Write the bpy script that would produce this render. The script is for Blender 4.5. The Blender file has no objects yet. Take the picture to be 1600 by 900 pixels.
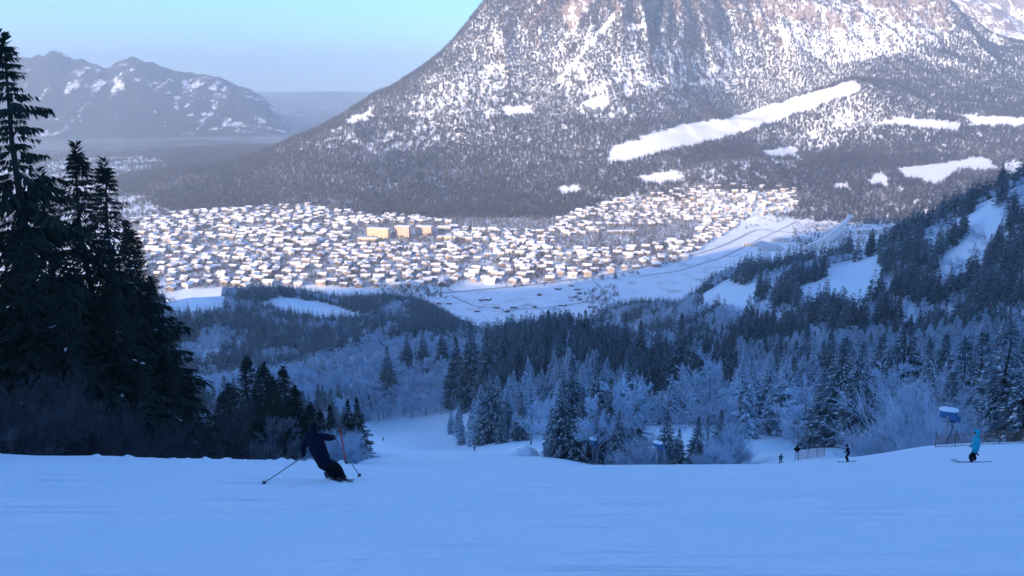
import bpy, bmesh, math, random
import numpy as np
from mathutils import Vector, Matrix

scene = bpy.context.scene
COL = scene.collection
R = math.radians
rng = np.random.default_rng(7)
random.seed(7)

# ------------------------------------------------------------------ camera
CAM_Z = 350.0                      # valley floor is z = 0
PITCH = R(12.6)
FPX = 800 / math.tan(R(30))        # focal length in photo pixels (1600 wide)
cam_data = bpy.data.cameras.new('camera')
cam_data.sensor_fit = 'HORIZONTAL'
cam_data.angle = R(60)
cam_data.clip_start = 0.2
cam_data.clip_end = 90000
cam = bpy.data.objects.new('camera', cam_data)
COL.objects.link(cam)
cam.location = (0, 0, CAM_Z)
cam.rotation_euler = (R(90) - PITCH, 0, 0)
scene.camera = cam

# ------------------------------------------------------------------ sky, sun, exposure
SUN_EL, SUN_AZ = R(15.0), R(35.0)   # azimuth: behind the camera, to its left
to_sun = Vector((-math.sin(SUN_AZ) * math.cos(SUN_EL), -math.cos(SUN_AZ) * math.cos(SUN_EL), math.sin(SUN_EL)))
world = bpy.data.worlds.new('World')
scene.world = world
world.use_nodes = True
wn = world.node_tree
bg = wn.nodes['Background']
sky = wn.nodes.new('ShaderNodeTexSky')
sky.sky_type = 'NISHITA'
sky.sun_disc = False
sky.sun_elevation = SUN_EL
sky.sun_rotation = math.atan2(to_sun.x, to_sun.y)
sky.altitude = 1000
sky.air_density = 1.0
sky.dust_density = 0.3
sky.ozone_density = 7.5
wn.links.new(sky.outputs[0], bg.inputs[0])
bg.inputs[1].default_value = 0.15
sun_data = bpy.data.lights.new('sun', 'SUN')
sun_data.energy = 5.0
sun_data.angle = R(0.5)
sun_data.color = (1.0, 0.77, 0.57)
sun = bpy.data.objects.new('sun', sun_data)
COL.objects.link(sun)
sun.location = (-300, -400, 900)
sun.rotation_euler = to_sun.to_track_quat('Z', 'Y').to_euler()
vs = scene.view_settings
vs.view_transform = 'Standard'
vs.look = 'None'
vs.exposure = 1.33
vs.gamma = 1.0
vs.use_curve_mapping = False
cy = scene.cycles
cy.max_bounces = 5
cy.diffuse_bounces = 2
cy.glossy_bounces = 1
cy.transmission_bounces = 2
cy.volume_bounces = 2
cy.use_denoising = True
cy.sample_clamp_indirect = 4.0
HAZE_DENSITY = 1.1e-4
HAZE_COLOR = (0.89, 0.95, 0.95)

# ------------------------------------------------------------------ pixel <-> place
SP, CP = math.sin(PITCH), math.cos(PITCH)
def ray(px, py):
    """direction through a photo pixel, scaled to horizontal length 1"""
    a, b = px - 800.0, 450.0 - py
    d = np.array([a, CP * FPX + SP * b, -SP * FPX + CP * b])
    return d / math.hypot(d[0], d[1])
def at(px, py, d):
    v = ray(px, py)
    return v[0] * d, v[1] * d, CAM_Z + v[2] * d
def proj(x, y, z):
    zz = z - CAM_Z
    f = y * CP - zz * SP
    u = y * SP + zz * CP
    f = np.where(f > 0.1, f, 0.1)
    return 800 + FPX * x / f, 450 - FPX * u / f
def inpoly(px, py, poly):
    c = np.zeros(px.shape, bool)
    n = len(poly)
    for i in range(n):
        x0, y0 = poly[i]; x1, y1 = poly[(i + 1) % n]
        if y0 == y1: continue
        t = ((y0 > py) != (y1 > py)) & (px < (x1 - x0) * (py - y0) / (y1 - y0) + x0)
        c ^= t
    return c
def sstep(a, b, v):
    t = np.clip((v - a) / (b - a), 0, 1)
    return t * t * (3 - 2 * t)

# ------------------------------------------------------------------ numpy gradient noise
_perm = np.random.default_rng(3).permutation(512)
_ang = np.random.default_rng(4).uniform(0, 2 * np.pi, 512)
_gx, _gy = np.cos(_ang), np.sin(_ang)
def perlin(x, y):
    xi, yi = np.floor(x).astype(np.int64), np.floor(y).astype(np.int64)
    xf, yf = x - xi, y - yi
    u, v = xf * xf * xf * (xf * (xf * 6 - 15) + 10), yf * yf * yf * (yf * (yf * 6 - 15) + 10)
    def g(ix, iy, dx, dy):
        h = _perm[(_perm[ix & 511] + iy) & 511]
        return _gx[h] * dx + _gy[h] * dy
    n00, n10 = g(xi, yi, xf, yf), g(xi + 1, yi, xf - 1, yf)
    n01, n11 = g(xi, yi + 1, xf, yf - 1), g(xi + 1, yi + 1, xf - 1, yf - 1)
    return (n00 * (1 - u) + n10 * u) * (1 - v) + (n01 * (1 - u) + n11 * u) * v
def fbm(x, y, o=4):
    s, a, f = 0, 1.0, 1.0
    for k in range(o):
        s = s + a * perlin(x * f + 17.3 * k, y * f - 9.1 * k); a *= 0.5; f *= 2.03
    return s

# ------------------------------------------------------------------ terrain heights
# control points: px column, horizontal distance d, and either a photo row ('p') or a height above the valley floor ('z')
CT = []
def cpt(px, d, kind, v):
    if kind == 'p':
        x, y, z = at(px, v, d)
    elif kind == 't':                              # degrees below the horizon
        x, y, _ = at(px, 450, d); z = CAM_Z - d * math.tan(R(v))
    else:
        x, y, _ = at(px, 450, d); z = v
    CT.append((math.atan2(x, y), math.log(d), (z - CAM_Z) / d))
def col(px, *pts):
    for p in pts: cpt(px, *p)
NEARC = [-150, 0, 160, 320, 470, 570, 650, 740, 860, 1000, 1130, 1250, 1350, 1470, 1600, 1750]
for px in NEARC:
    for d in (1.5, 4, 8, 14, 22):
        x, y, _ = at(px, 450, d)
        cpt(px, d, 'z', CAM_Z - 1.6 - 0.384 * y)
for px, cy_ in ((-150, 722), (0, 719), (160, 718), (320, 719), (470, 721)):
    f = 1.0 if px < 400 else 0.85
    col(px, (28, 'p', cy_ + 6), (34, 'p', cy_), (40, 'p', cy_ + 3), (47, 't', 24.2), (60, 't', 25.6 * (0.97 + 0.03 * f)), (100, 't', 26.2 * f + 24 * (1 - f)), (180, 't', 24.6), (300, 't', 22.5), (500, 't', 19), (800, 't', 17.2))
col(-150, (1000, 'z', 95), (1250, 'z', 60), (1500, 'z', 5))
col(0, (1000, 'z', 95), (1250, 'z', 60), (1500, 'z', 5))
col(160, (1000, 'z', 95), (1200, 'z', 70), (1450, 'z', 5))
col(300, (1000, 'p', 497), (1150, 'p', 466), (1280, 'z', 62), (1500, 'z', 3))
col(450, (980, 'p', 512), (1080, 'p', 495), (1180, 'p', 466), (1320, 'z', 50), (1560, 'z', 2))
col(560, (35, 'p', 727), (60, 'p', 723), (100, 'p', 716), (180, 'p', 702), (300, 'p', 689), (400, 'p', 676), (500, 'p', 660), (560, 'z', 150), (700, 'z', 146), (900, 'z', 105), (1020, 'p', 505), (1120, 'p', 480), (1300, 'z', 35), (1560, 'z', 1))
col(650, (35, 'p', 729), (60, 'p', 724), (100, 'p', 717), (180, 'p', 706), (300, 'p', 691), (400, 'p', 678), (500, 'p', 660), (560, 'z', 152), (700, 'z', 150), (900, 'z', 110), (1100, 'z', 80), (1300, 'z', 25), (1500, 'z', 1))
col(740, (35, 'p', 730), (60, 'p', 725), (100, 'p', 718), (180, 'p', 708), (240, 'p', 702), (300, 'p', 690), (400, 'p', 662), (480, 'p', 636), (600, 'z', 165), (800, 'z', 120), (1100, 'z', 35), (1280, 'z', 1))
col(800, (100, 'p', 718), (180, 'p', 706), (250, 'p', 688), (350, 'z', 226))
col(860, (35, 'p', 733), (60, 'p', 726), (100, 'p', 717), (150, 'p', 706), (250, 'z', 248), (350, 'z', 234), (450, 'z', 215), (600, 'z', 182), (800, 'z', 118), (1100, 'z', 25), (1280, 'z', 0))
col(1000, (35, 'p', 735), (58, 'p', 727), (90, 't', 24.5), (130, 't', 23.9), (200, 't', 22.3), (300, 'p', 640), (400, 'p', 600), (550, 'z', 182), (800, 'z', 112), (1050, 'z', 46), (1250, 'z', 38), (1450, 'z', 0))
col(1130, (35, 'p', 735), (60, 'p', 726), (90, 't', 23.9), (130, 't', 23.6), (210, 'p', 688), (300, 'p', 648), (400, 'p', 600), (550, 'z', 190), (750, 'z', 160), (1000, 'p', 440), (1200, 'z', 60), (1450, 'z', 0))
col(1250, (35, 'p', 735), (60, 'p', 726), (95, 'p', 722), (150, 'p', 713), (220, 'p', 688), (300, 'p', 640), (450, 'p', 570), (550, 'z', 195), (680, 'p', 488), (850, 'p', 420), (1050, 'z', 110), (1400, 'z', 8), (1700, 'z', 0))
col(1350, (35, 'p', 735), (60, 'p', 729), (95, 'p', 722), (122, 'p', 710), (160, 't', 23.5), (220, 't', 22.0), (300, 'p', 640), (450, 'p', 570), (520, 'p', 556), (600, 'p', 515), (680, 'p', 470), (800, 'p', 405), (1000, 'z', 150), (1300, 'z', 30), (1700, 'z', 0))
col(1470, (34, 'p', 731), (44, 'p', 723), (60, 'p', 709), (80, 'p', 699), (110, 't', 23.4), (200, 't', 22.2), (300, 'p', 635), (450, 'p', 562), (550, 'p', 548), (650, 'p', 480), (850, 'p', 345), (1000, 'z', 200), (1300, 'z', 60), (1700, 'z', 0))
col(1600, (34, 'p', 729), (44, 'p', 721), (60, 'p', 703), (76, 'p', 693), (110, 't', 23.2), (200, 't', 21.8), (300, 'p', 628), (450, 'p', 550), (550, 'p', 535), (650, 'p', 440), (750, 'p', 310), (900, 'z', 262), (1200, 'z', 120), (1600, 'z', 12), (2000, 'z', 0))
col(1750, (34, 'p', 720), (60, 'p', 700), (76, 'p', 690), (110, 't', 23), (200, 't', 21), (300, 'p', 615), (450, 'p', 530), (550, 'p', 500), (650, 'p', 400), (750, 'p', 260), (900, 'z', 290), (1200, 'z', 140), (1600, 'z', 15), (2000, 'z', 0))
for px in (-150, 0, 160, 300, 450, 600, 740, 860, 1000, 1130, 1250, 1350, 1470, 1600, 1750):
    for d in (1720, 2000, 2300):
        if d == 1720 and px > 1300: continue
        cpt(px, d, 'z', 0)
for px in (-150, 0, 160, 300):
    col(px, (2600, 'z', 1), (3100, 'z', 2 if px < 250 else 12), (3600, 'z', 2 if px < 250 else 40), (4300, 'z', 3), (5200, 'z', 0), (6200, 'z', 0))
col(450, (2600, 'p', 333), (3200, 'p', 276), (4000, 'p', 222), (4600, 'z', 20), (5500, 'z', 0), (6800, 'z', 0))
col(520, (3300, 'p', 252), (4150, 'p', 188), (4800, 'z', 60), (5900, 'z', 0))
col(600, (2600, 'p', 335), (3300, 'p', 250), (3750, 'p', 198), (4300, 'p', 142), (4900, 'z', 190), (6000, 'z', 20), (7200, 'z', 0))
col(700, (2650, 'p', 333), (3100, 'p', 283), (3700, 'p', 198), (4500, 'p', 78), (5100, 'z', 370), (6200, 'z', 50))
col(770, (4700, 'p', 4), (5250, 'z', 560))
col(820, (2600, 'p', 338), (3200, 'p', 270), (3700, 'p', 195), (4200, 'p', 105), (4750, 'p', -20), (5300, 'z', 930), (5900, 'z', 700), (7000, 'z', 200))
col(1000, (2550, 'p', 335), (3200, 'p', 250), (3900, 'p', 168), (4250, 'p', 105), (4750, 'p', -5), (5300, 'z', 1000), (6000, 'z', 900), (7500, 'z', 300))
col(1150, (2600, 'p', 308), (3300, 'p', 240), (3800, 'p', 208), (4080, 'p', 186), (4400, 'p', 184), (4600, 'p', 160), (4950, 'p', 80), (5350, 'p', -5), (5900, 'z', 1000), (6600, 'z', 900))
col(1260, (2750, 'p', 300), (3400, 'p', 245), (3900, 'p', 200), (4180, 'p', 152), (4480, 'p', 160), (4700, 'p', 140), (5050, 'p', 75))
col(1340, (2850, 'p', 295), (3400, 'p', 245), (3950, 'p', 185), (4250, 'p', 128), (4550, 'p', 134), (4800, 'p', 118), (5100, 'p', 72), (5550, 'p', 0), (6000, 'z', 980), (7000, 'z', 600))
col(1460, (2800, 'p', 298), (3400, 'p', 247), (3900, 'p', 197), (4500, 'p', 140), (5000, 'p', 85), (5600, 'p', 1), (6200, 'z', 780), (7500, 'p', 25))
col(1530, (5700, 'p', 42), (6300, 'z', 640), (7500, 'p', -2), (8600, 'z', 600))
col(1600, (2700, 'p', 305), (3400, 'p', 250), (3900, 'p', 200), (4500, 'p', 150), (5000, 'p', 110), (5600, 'p', 66), (6300, 'z', 560), (7500, 'p', 13), (8600, 'z', 620))
col(1750, (2700, 'p', 305), (3400, 'p', 250), (3900, 'p', 200), (4500, 'p', 150), (5000, 'p', 110), (5600, 'p', 70), (6300, 'z', 540), (7500, 'p', 20), (8600, 'z', 600))
for px, py in ((-150, 100), (-40, 98), (30, 95), (75, 91), (100, 91), (150, 102), (170, 106), (195, 98), (222, 97), (260, 112), (310, 120), (350, 128), (385, 142), (415, 160)):
    cpt(px, 8400, 'p', py)
    cpt(px, 9600, 'z', 150)
    cpt(px, 7500, 'z', 90 + max(0, (150 - py)) * 1.6)
    cpt(px, 6800, 'z', 8)
for px in (470, 560):
    col(px, (7500, 'z', 5), (8400, 'z', 10), (9600, 'z', 20))
for px in (800, 1150, 1500, 1750):
    col(px, (10500, 'z', 300), (13500, 'z', 200))
for px in (-150, 150, 420, 560, 800, 1150, 1500, 1750):
    col(px, (11500, 'z', 60 if px < 600 else 400), (15500, 'z', 120), (18500, 'z', 300), (21500, 'z', 270))  # low hills added far off so the haze ends in a line
CT = np.array(CT)
CT = CT[np.unique(np.round(CT[:, :2], 4), axis=0, return_index=True)[1]]
def uv(a, l): return a / R(7.0), l / 0.30
EPS = 0.35
_cu, _cv = uv(CT[:, 0], CT[:, 1])
def kern(du, dv): return np.sqrt(du * du + dv * dv + EPS * EPS)
_K = kern(_cu[:, None] - _cu[None], _cv[:, None] - _cv[None])
_n = len(CT)
_A = np.zeros((_n + 3, _n + 3)); _A[:_n, :_n] = _K
_A[:_n, _n] = 1; _A[:_n, _n + 1] = _cu; _A[:_n, _n + 2] = _cv
_A[_n:, :_n] = _A[:_n, _n:].T
_W = np.linalg.solve(_A, np.concatenate([CT[:, 2], np.zeros(3)]))
def rbf(a, l):
    sh = a.shape; u, v = uv(a.ravel(), l.ravel())
    out = np.empty(u.shape)
    for i in range(0, len(u), 20000):
        s = slice(i, i + 20000)
        out[s] = kern(u[s, None] - _cu[None], v[s, None] - _cv[None]) @ _W[:_n] + _W[_n] + _W[_n + 1] * u[s] + _W[_n + 2] * v[s]
    return out.reshape(sh)

def back_height(x, y):
    ridge_y = -1000.0
    peak = 1.0 + 0.32 * sstep(-2600, -1950, x) + 0.66 * sstep(-1650, -1360, x) - 0.3 * sstep(0, 2500, x)  # unseen ridge, its heights shaped to set the shadow edge in the valley
    rise = 0.384 * np.minimum(-y, -ridge_y)
    z = CAM_Z - 1.6 + rise * np.where(y < -200, 1 + (peak - 1) * sstep(200, 900, -y), 1.0)
    z = np.where(y < ridge_y, z - 0.42 * (ridge_y - y), z)
    return np.maximum(z, 0) + 0.0

ring = [1.5]
while ring[-1] < 100: ring.append(ring[-1] * 1.019)
while ring[-1] < 2500: ring.append(ring[-1] * 1.014)
while ring[-1] < 6200: ring.append(ring[-1] + 22)
while ring[-1] < 21000: ring.append(ring[-1] * 1.022)
RING = np.array(ring); LR = np.log(RING)
AZ = np.concatenate([np.arange(-180, -38, 3.0), np.arange(-38, 38.01, 0.16), np.arange(41, 181, 3.0)])
AZ[-1] = 180.0
AZ = np.radians(AZ)
NA, NR = len(AZ), len(RING)
A2, L2 = np.meshgrid(AZ, LR, indexing='ij')
R2 = np.exp(L2)
X2, Y2 = R2 * np.sin(A2), R2 * np.cos(A2)
adeg = np.degrees(np.abs(A2))
ZF = CAM_Z + R2 * rbf(np.clip(A2, -R(41), R(41)), L2)
ZB = back_height(X2, Y2)
w = 1 - sstep(40, 75, adeg)
Z2 = ZF * w + ZB * (1 - w)
# relief on top of the broad shape
vis = w
near = 1 - sstep(60, 300, R2)
Z2 += 0.05 * fbm(X2 * 0.10, Y2 * 0.16, 3) * sstep(6, 25, R2) * near
Z2 += 0.035 * fbm(X2 * 0.7, Y2 * 0.7, 2) * near * sstep(26, 31, R2) * (1 - sstep(60, 90, R2))
clod = np.maximum(fbm(X2 * 1.1 + 40, Y2 * 1.1, 3) - 0.32, 0) * sstep(28, 32, R2) * (1 - sstep(40, 46, R2)) * (1 - sstep(-R(9), -R(6), A2))
Z2 += 0.42 * clod
Z2 += 0.8 * fbm(X2 * 0.012, Y2 * 0.012, 3) * sstep(90, 250, R2)
hill = sstep(300, 700, R2) * (1 - sstep(1350, 1600, R2))
Z2 += 3.0 * fbm(X2 * 0.006, Y2 * 0.006, 4) * hill
valley = sstep(1400, 1550, R2) * (1 - sstep(2500, 2900, R2))
Z2 = Z2 - Z2 * 0.6 * valley * (1 - sstep(5, 40, Z2))
mt = sstep(2900, 3900, R2) * (1 - sstep(8000, 9000, R2)) * sstep(20, 260, Z2)
wx, wy = 160 * fbm(X2 / 900 + 5, Y2 / 900, 3), 160 * fbm(X2 / 900, Y2 / 900 + 8, 3)
gul = 1 - np.abs(perlin((X2 + wx) / 210, (Y2 + wy) / 900)) * 2.0
gul2 = 1 - np.abs(perlin((X2 + wx * 0.6) / 85 + 3, (Y2 + wy) / 420)) * 2.0
hi = sstep(250, 800, Z2)
rib = 1 - np.abs(perlin((X2 + 1.5 * wx) / 520 + 1.7, (Y2 + wy) / 2600 + 0.4)) * 2.2
Z2 += mt * sstep(330, 620, Z2) * (rib - 0.45) * 95 * sstep(-R(3), R(3), A2)
Z2 += mt * ((gul - 0.5) * (14 + 62 * hi) + (gul2 - 0.5) * (4 + 26 * hi) + 10 * fbm(X2 / 180, Y2 / 180, 4))
farm = (A2 < -R(10)) * sstep(6700, 7400, R2) * sstep(40, 300, Z2) * (1 - sstep(13500, 14500, R2))
Z2 += farm * (75 * (0.35 - np.abs(perlin(X2 / 420 + wx / 300, Y2 / 900))) + 30 * fbm(X2 / 170, Y2 / 170, 4))
Z2 += 18 * fbm(X2 / 1500, Y2 / 1500, 3) * sstep(14000, 16000, R2)
Z2 += (1 - w) * sstep(200, 600, R2) * 30 * fbm(X2 / 300, Y2 / 300, 4)
Z2 = np.where(R2 > 1300, np.maximum(Z2, -3.0), Z2)

def ground(x, y):
    x, y = np.asarray(x, float), np.asarray(y, float)
    a, l = np.arctan2(x, y), np.log(np.hypot(x, y))
    i = np.clip(np.searchsorted(AZ, a) - 1, 0, NA - 2)
    j = np.clip(np.searchsorted(LR, l) - 1, 0, NR - 2)
    fa = np.clip((a - AZ[i]) / (AZ[i + 1] - AZ[i]), 0, 1)
    r = np.exp(l); fr = np.clip((r - RING[j]) / (RING[j + 1] - RING[j]), 0, 1)
    return (Z2[i, j] * (1 - fa) + Z2[i + 1, j] * fa) * (1 - fr) + (Z2[i, j + 1] * (1 - fa) + Z2[i + 1, j + 1] * fa) * fr
def gz(x, y): return float(ground(np.array([x]), np.array([y]))[0])
def spot(px, d):
    """ground point in photo column px at horizontal distance d (the column's row is solved on the ground)"""
    py = 600.0
    for _ in range(12):
        v = ray(px, py); x, y = v[0] * d, v[1] * d
        z = gz(x, y); _, py2 = proj(np.array(x), np.array(y), np.array(z)); py = float(py2)
    return x, y, z

# ------------------------------------------------------------------ materials
def mat(name):
    m = bpy.data.materials.new(name); m.use_nodes = True
    return m, m.node_tree, m.node_tree.nodes['Principled BSDF']
def node(nt, typ, **kw):
    n = nt.nodes.new(typ)
    for k, v in kw.items(): setattr(n, k, v)
    return n
def plain(name, color, rough=0.7, var=0.0, vscale=3.0, bump=0.0, bscale=20.0, metal=0.0):
    m, nt, b = mat(name)
    b.inputs['Roughness'].default_value = rough
    b.inputs['Metallic'].default_value = metal
    b.inputs['Base Color'].default_value = (*color, 1)
    tc = node(nt, 'ShaderNodeTexCoord')
    if var:
        nz = node(nt, 'ShaderNodeTexNoise'); nz.inputs['Scale'].default_value = vscale; nz.inputs['Detail'].default_value = 4
        nt.links.new(tc.outputs['Object'], nz.inputs['Vector'])
        mx = node(nt, 'ShaderNodeMix', data_type='RGBA')
        mx.inputs[6].default_value = (*[c * (1 - var) for c in color], 1)
        mx.inputs[7].default_value = (*[min(1, c * (1 + var)) for c in color], 1)
        nt.links.new(nz.outputs['Fac'], mx.inputs[0]); nt.links.new(mx.outputs[2], b.inputs['Base Color'])
    if bump:
        n2 = node(nt, 'ShaderNodeTexNoise'); n2.inputs['Scale'].default_value = bscale
        nt.links.new(tc.outputs['Object'], n2.inputs['Vector'])
        bp = node(nt, 'ShaderNodeBump'); bp.inputs['Strength'].default_value = bump; bp.inputs['Distance'].default_value = 0.05
        nt.links.new(n2.outputs['Fac'], bp.inputs['Height']); nt.links.new(bp.outputs[0], b.inputs['Normal'])
    return m
def mathn(nt, op, a, b=None, clamp=False):
    n = node(nt, 'ShaderNodeMath', operation=op); n.use_clamp = clamp
    for i, v in enumerate((a, b)):
        if v is None: continue
        if isinstance(v, (int, float)): n.inputs[i].default_value = v
        else: nt.links.new(v, n.inputs[i])
    return n.outputs[0]
def noise(nt, vec, scale, detail=3, rough=0.55, mapscale=None):
    if mapscale:
        mp = node(nt, 'ShaderNodeMapping'); mp.inputs['Scale'].default_value = mapscale
        nt.links.new(vec, mp.inputs['Vector']); vec = mp.outputs[0]
    n = node(nt, 'ShaderNodeTexNoise'); n.inputs['Scale'].default_value = scale
    n.inputs['Detail'].default_value = detail; n.inputs['Roughness'].default_value = rough
    nt.links.new(vec, n.inputs['Vector'])
    return n.outputs['Fac']
def ramp(nt, fac, stops):
    r = node(nt, 'ShaderNodeValToRGB'); e = r.color_ramp.elements
    while len(e) < len(stops): e.new(0.5)
    for k, (p, c) in enumerate(stops):
        e[k].position = p; e[k].color = (*c, 1) if len(c) == 3 else c
    nt.links.new(fac, r.inputs[0])
    return r.outputs[0]
def mixc(nt, f, a, b):
    m = node(nt, 'ShaderNodeMix', data_type='RGBA')
    for i, v in ((0, f), (6, a), (7, b)):
        if isinstance(v, (int, float)): m.inputs[i].default_value = v
        elif isinstance(v, tuple): m.inputs[i].default_value = (*v, 1)
        else: nt.links.new(v, m.inputs[i])
    return m.outputs[2]

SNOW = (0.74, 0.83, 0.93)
def snow_mat():
    m, nt, b = mat('piste_snow')
    b.inputs['Roughness'].default_value = 0.65
    g = node(nt, 'ShaderNodeNewGeometry').outputs['Position']
    grain = noise(nt, g, 9.0, 4, 0.7)
    patch = noise(nt, g, 0.35, 4, 0.6, (1.0, 0.55, 1.0))
    track = noise(nt, g, 1.0, 5, 0.6, (0.28, 2.4, 0.4))     # scraped ski traces lying across the fall line
    tr = ramp(nt, track, [(0.54, (0, 0, 0)), (0.68, (1, 1, 1))])
    pm = ramp(nt, patch, [(0.35, (0, 0, 0)), (0.7, (1, 1, 1))])
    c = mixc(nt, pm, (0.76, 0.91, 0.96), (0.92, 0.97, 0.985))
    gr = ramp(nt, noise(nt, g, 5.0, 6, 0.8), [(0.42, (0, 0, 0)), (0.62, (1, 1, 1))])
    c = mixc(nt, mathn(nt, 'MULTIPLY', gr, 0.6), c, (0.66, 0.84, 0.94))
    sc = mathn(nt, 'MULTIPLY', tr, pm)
    c = mixc(nt, mathn(nt, 'MULTIPLY', sc, 0.85), c, (0.48, 0.70, 0.84))   # icy scraped snow; its darker tone also stands in for track shading
    nt.links.new(c, b.inputs['Base Color'])
    h = mathn(nt, 'ADD', mathn(nt, 'MULTIPLY', grain, 0.35), mathn(nt, 'MULTIPLY', patch, 1.2))
    h = mathn(nt, 'SUBTRACT', h, mathn(nt, 'MULTIPLY', sc, 0.7))
    bp = node(nt, 'ShaderNodeBump'); bp.inputs['Strength'].default_value = 0.8; bp.inputs['Distance'].default_value = 0.16
    nt.links.new(h, bp.inputs['Height']); nt.links.new(bp.outputs[0], b.inputs['Normal'])
    return m
def hill_mat():
    m, nt, b = mat('hillside_snow')
    b.inputs['Roughness'].default_value = 0.75
    g = node(nt, 'ShaderNodeNewGeometry').outputs['Position']
    n1 = noise(nt, g, 0.02, 5, 0.6); n2 = noise(nt, g, 0.25, 4, 0.7)
    c = mixc(nt, ramp(nt, n1, [(0.35, (0, 0, 0)), (0.65, (1, 1, 1))]), (0.74, 0.87, 0.95), (0.84, 0.93, 0.97))
    c = mixc(nt, ramp(nt, n2, [(0.60, (0, 0, 0)), (0.78, (0.5, 0.5, 0.5))]), c, (0.30, 0.33, 0.36))
    nt.links.new(c, b.inputs['Base Color'])
    return m
def valley_mat():
    m, nt, b = mat('valley_snow')
    b.inputs['Roughness'].default_value = 0.8
    g = node(nt, 'ShaderNodeNewGeometry').outputs['Position']
    n1 = noise(nt, g, 0.004, 5, 0.6); n2 = noise(nt, g, 0.03, 5, 0.65)
    c = mixc(nt, ramp(nt, n2, [(0.52, (0, 0, 0)), (0.66, (1, 1, 1))]), (0.87, 0.92, 0.95), (0.58, 0.57, 0.56))
    c = mixc(nt, ramp(nt, n1, [(0.45, (0, 0, 0)), (0.6, (1, 1, 1))]), c, (0.84, 0.90, 0.94))
    nt.links.new(c, b.inputs['Base Color'])
    return m
def mountain_mat():
    m, nt, b = mat('mountain_rock_and_snow')
    b.inputs['Roughness'].default_value = 0.85
    geo = node(nt, 'ShaderNodeNewGeometry'); g = geo.outputs['Position']
    sx = node(nt, 'ShaderNodeSeparateXYZ'); nt.links.new(g, sx.inputs[0])
    st = noise(nt, g, 0.022, 5, 0.65, (1.0, 0.35, 0.30))       # streaks down the fall line
    st2 = noise(nt, g, 0.07, 4, 0.6, (1.0, 0.4, 0.35))
    big = noise(nt, g, 0.0022, 3, 0.5)
    f = mathn(nt, 'ADD', mathn(nt, 'MULTIPLY', st, 0.6), mathn(nt, 'MULTIPLY', st2, 0.4))
    f = mathn(nt, 'ADD', f, mathn(nt, 'MULTIPLY', mathn(nt, 'SUBTRACT', big, 0.5), 0.25))
    # bare rock only shows on the high steep faces
    hh = node(nt, 'ShaderNodeMapRange'); hh.inputs[1].default_value = 520; hh.inputs[2].default_value = 860
    hh.inputs[3].default_value = 0.0; hh.inputs[4].default_value = 0.16
    nt.links.new(sx.outputs['Z'], hh.inputs[0])
    sn = node(nt, 'ShaderNodeSeparateXYZ'); nt.links.new(geo.outputs['Normal'], sn.inputs[0])
    steep = mathn(nt, 'MULTIPLY', mathn(nt, 'SUBTRACT', 0.80, sn.outputs['Z']), 0.45)      # steep faces shed their snow
    rockf = ramp(nt, mathn(nt, 'ADD', mathn(nt, 'ADD', f, hh.outputs[0]), steep), [(0.56, (0, 0, 0)), (0.61, (1, 1, 1))])
    rn = noise(nt, g, 0.05, 5, 0.7)
    rock = mixc(nt, rn, (0.16, 0.12, 0.095), (0.36, 0.27, 0.21))
    snow = mixc(nt, noise(nt, g, 0.01, 3), (0.86, 0.89, 0.92), (0.92, 0.93, 0.94))
    c = mixc(nt, rockf, snow, rock)
    nt.links.new(c, b.inputs['Base Color'])
    return m
def far_mat():
    m, nt, b = mat('far_forest_and_snow')
    b.inputs['Roughness'].default_value = 0.9
    geo = node(nt, 'ShaderNodeNewGeometry'); g = geo.outputs['Position']
    sx = node(nt, 'ShaderNodeSeparateXYZ'); nt.links.new(g, sx.inputs[0])
    a = noise(nt, g, 0.011, 6, 0.7, (1, 0.4, 0.45)); b2 = noise(nt, g, 0.0016, 3, 0.5)
    f = mathn(nt, 'ADD', a, mathn(nt, 'MULTIPLY', mathn(nt, 'SUBTRACT', b2, 0.5), 0.5))
    hh = node(nt, 'ShaderNodeMapRange'); hh.inputs[1].default_value = 90; hh.inputs[2].default_value = 0
    hh.inputs[3].default_value = 0.0; hh.inputs[4].default_value = 0.0
    nt.links.new(sx.outputs['Z'], hh.inputs[0])
    sn = ramp(nt, mathn(nt, 'ADD', f, hh.outputs[0]), [(0.58, (0, 0, 0)), (0.66, (1, 1, 1))])
    c = mixc(nt, sn, (0.025, 0.032, 0.035), (0.74, 0.78, 0.84))
    nt.links.new(c, b.inputs['Base Color'])
    return m
def farvalley_mat():
    m, nt, b = mat('far_plain_woods_and_fields')
    b.inputs['Roughness'].default_value = 0.9
    g = node(nt, 'ShaderNodeNewGeometry').outputs['Position']
    a = noise(nt, g, 0.0016, 6, 0.65, (1, 0.6, 1))
    c = mixc(nt, ramp(nt, a, [(0.45, (0, 0, 0)), (0.75, (1, 1, 1))]), (0.06, 0.065, 0.065), (0.34, 0.36, 0.40))
    nt.links.new(c, b.inputs['Base Color'])
    return m
M = {}
M['farvalley'] = farvalley_mat()
M['snow'] = snow_mat(); M['hill'] = hill_mat(); M['valley'] = valley_mat(); M['mountain'] = mountain_mat(); M['far'] = far_mat()

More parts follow.
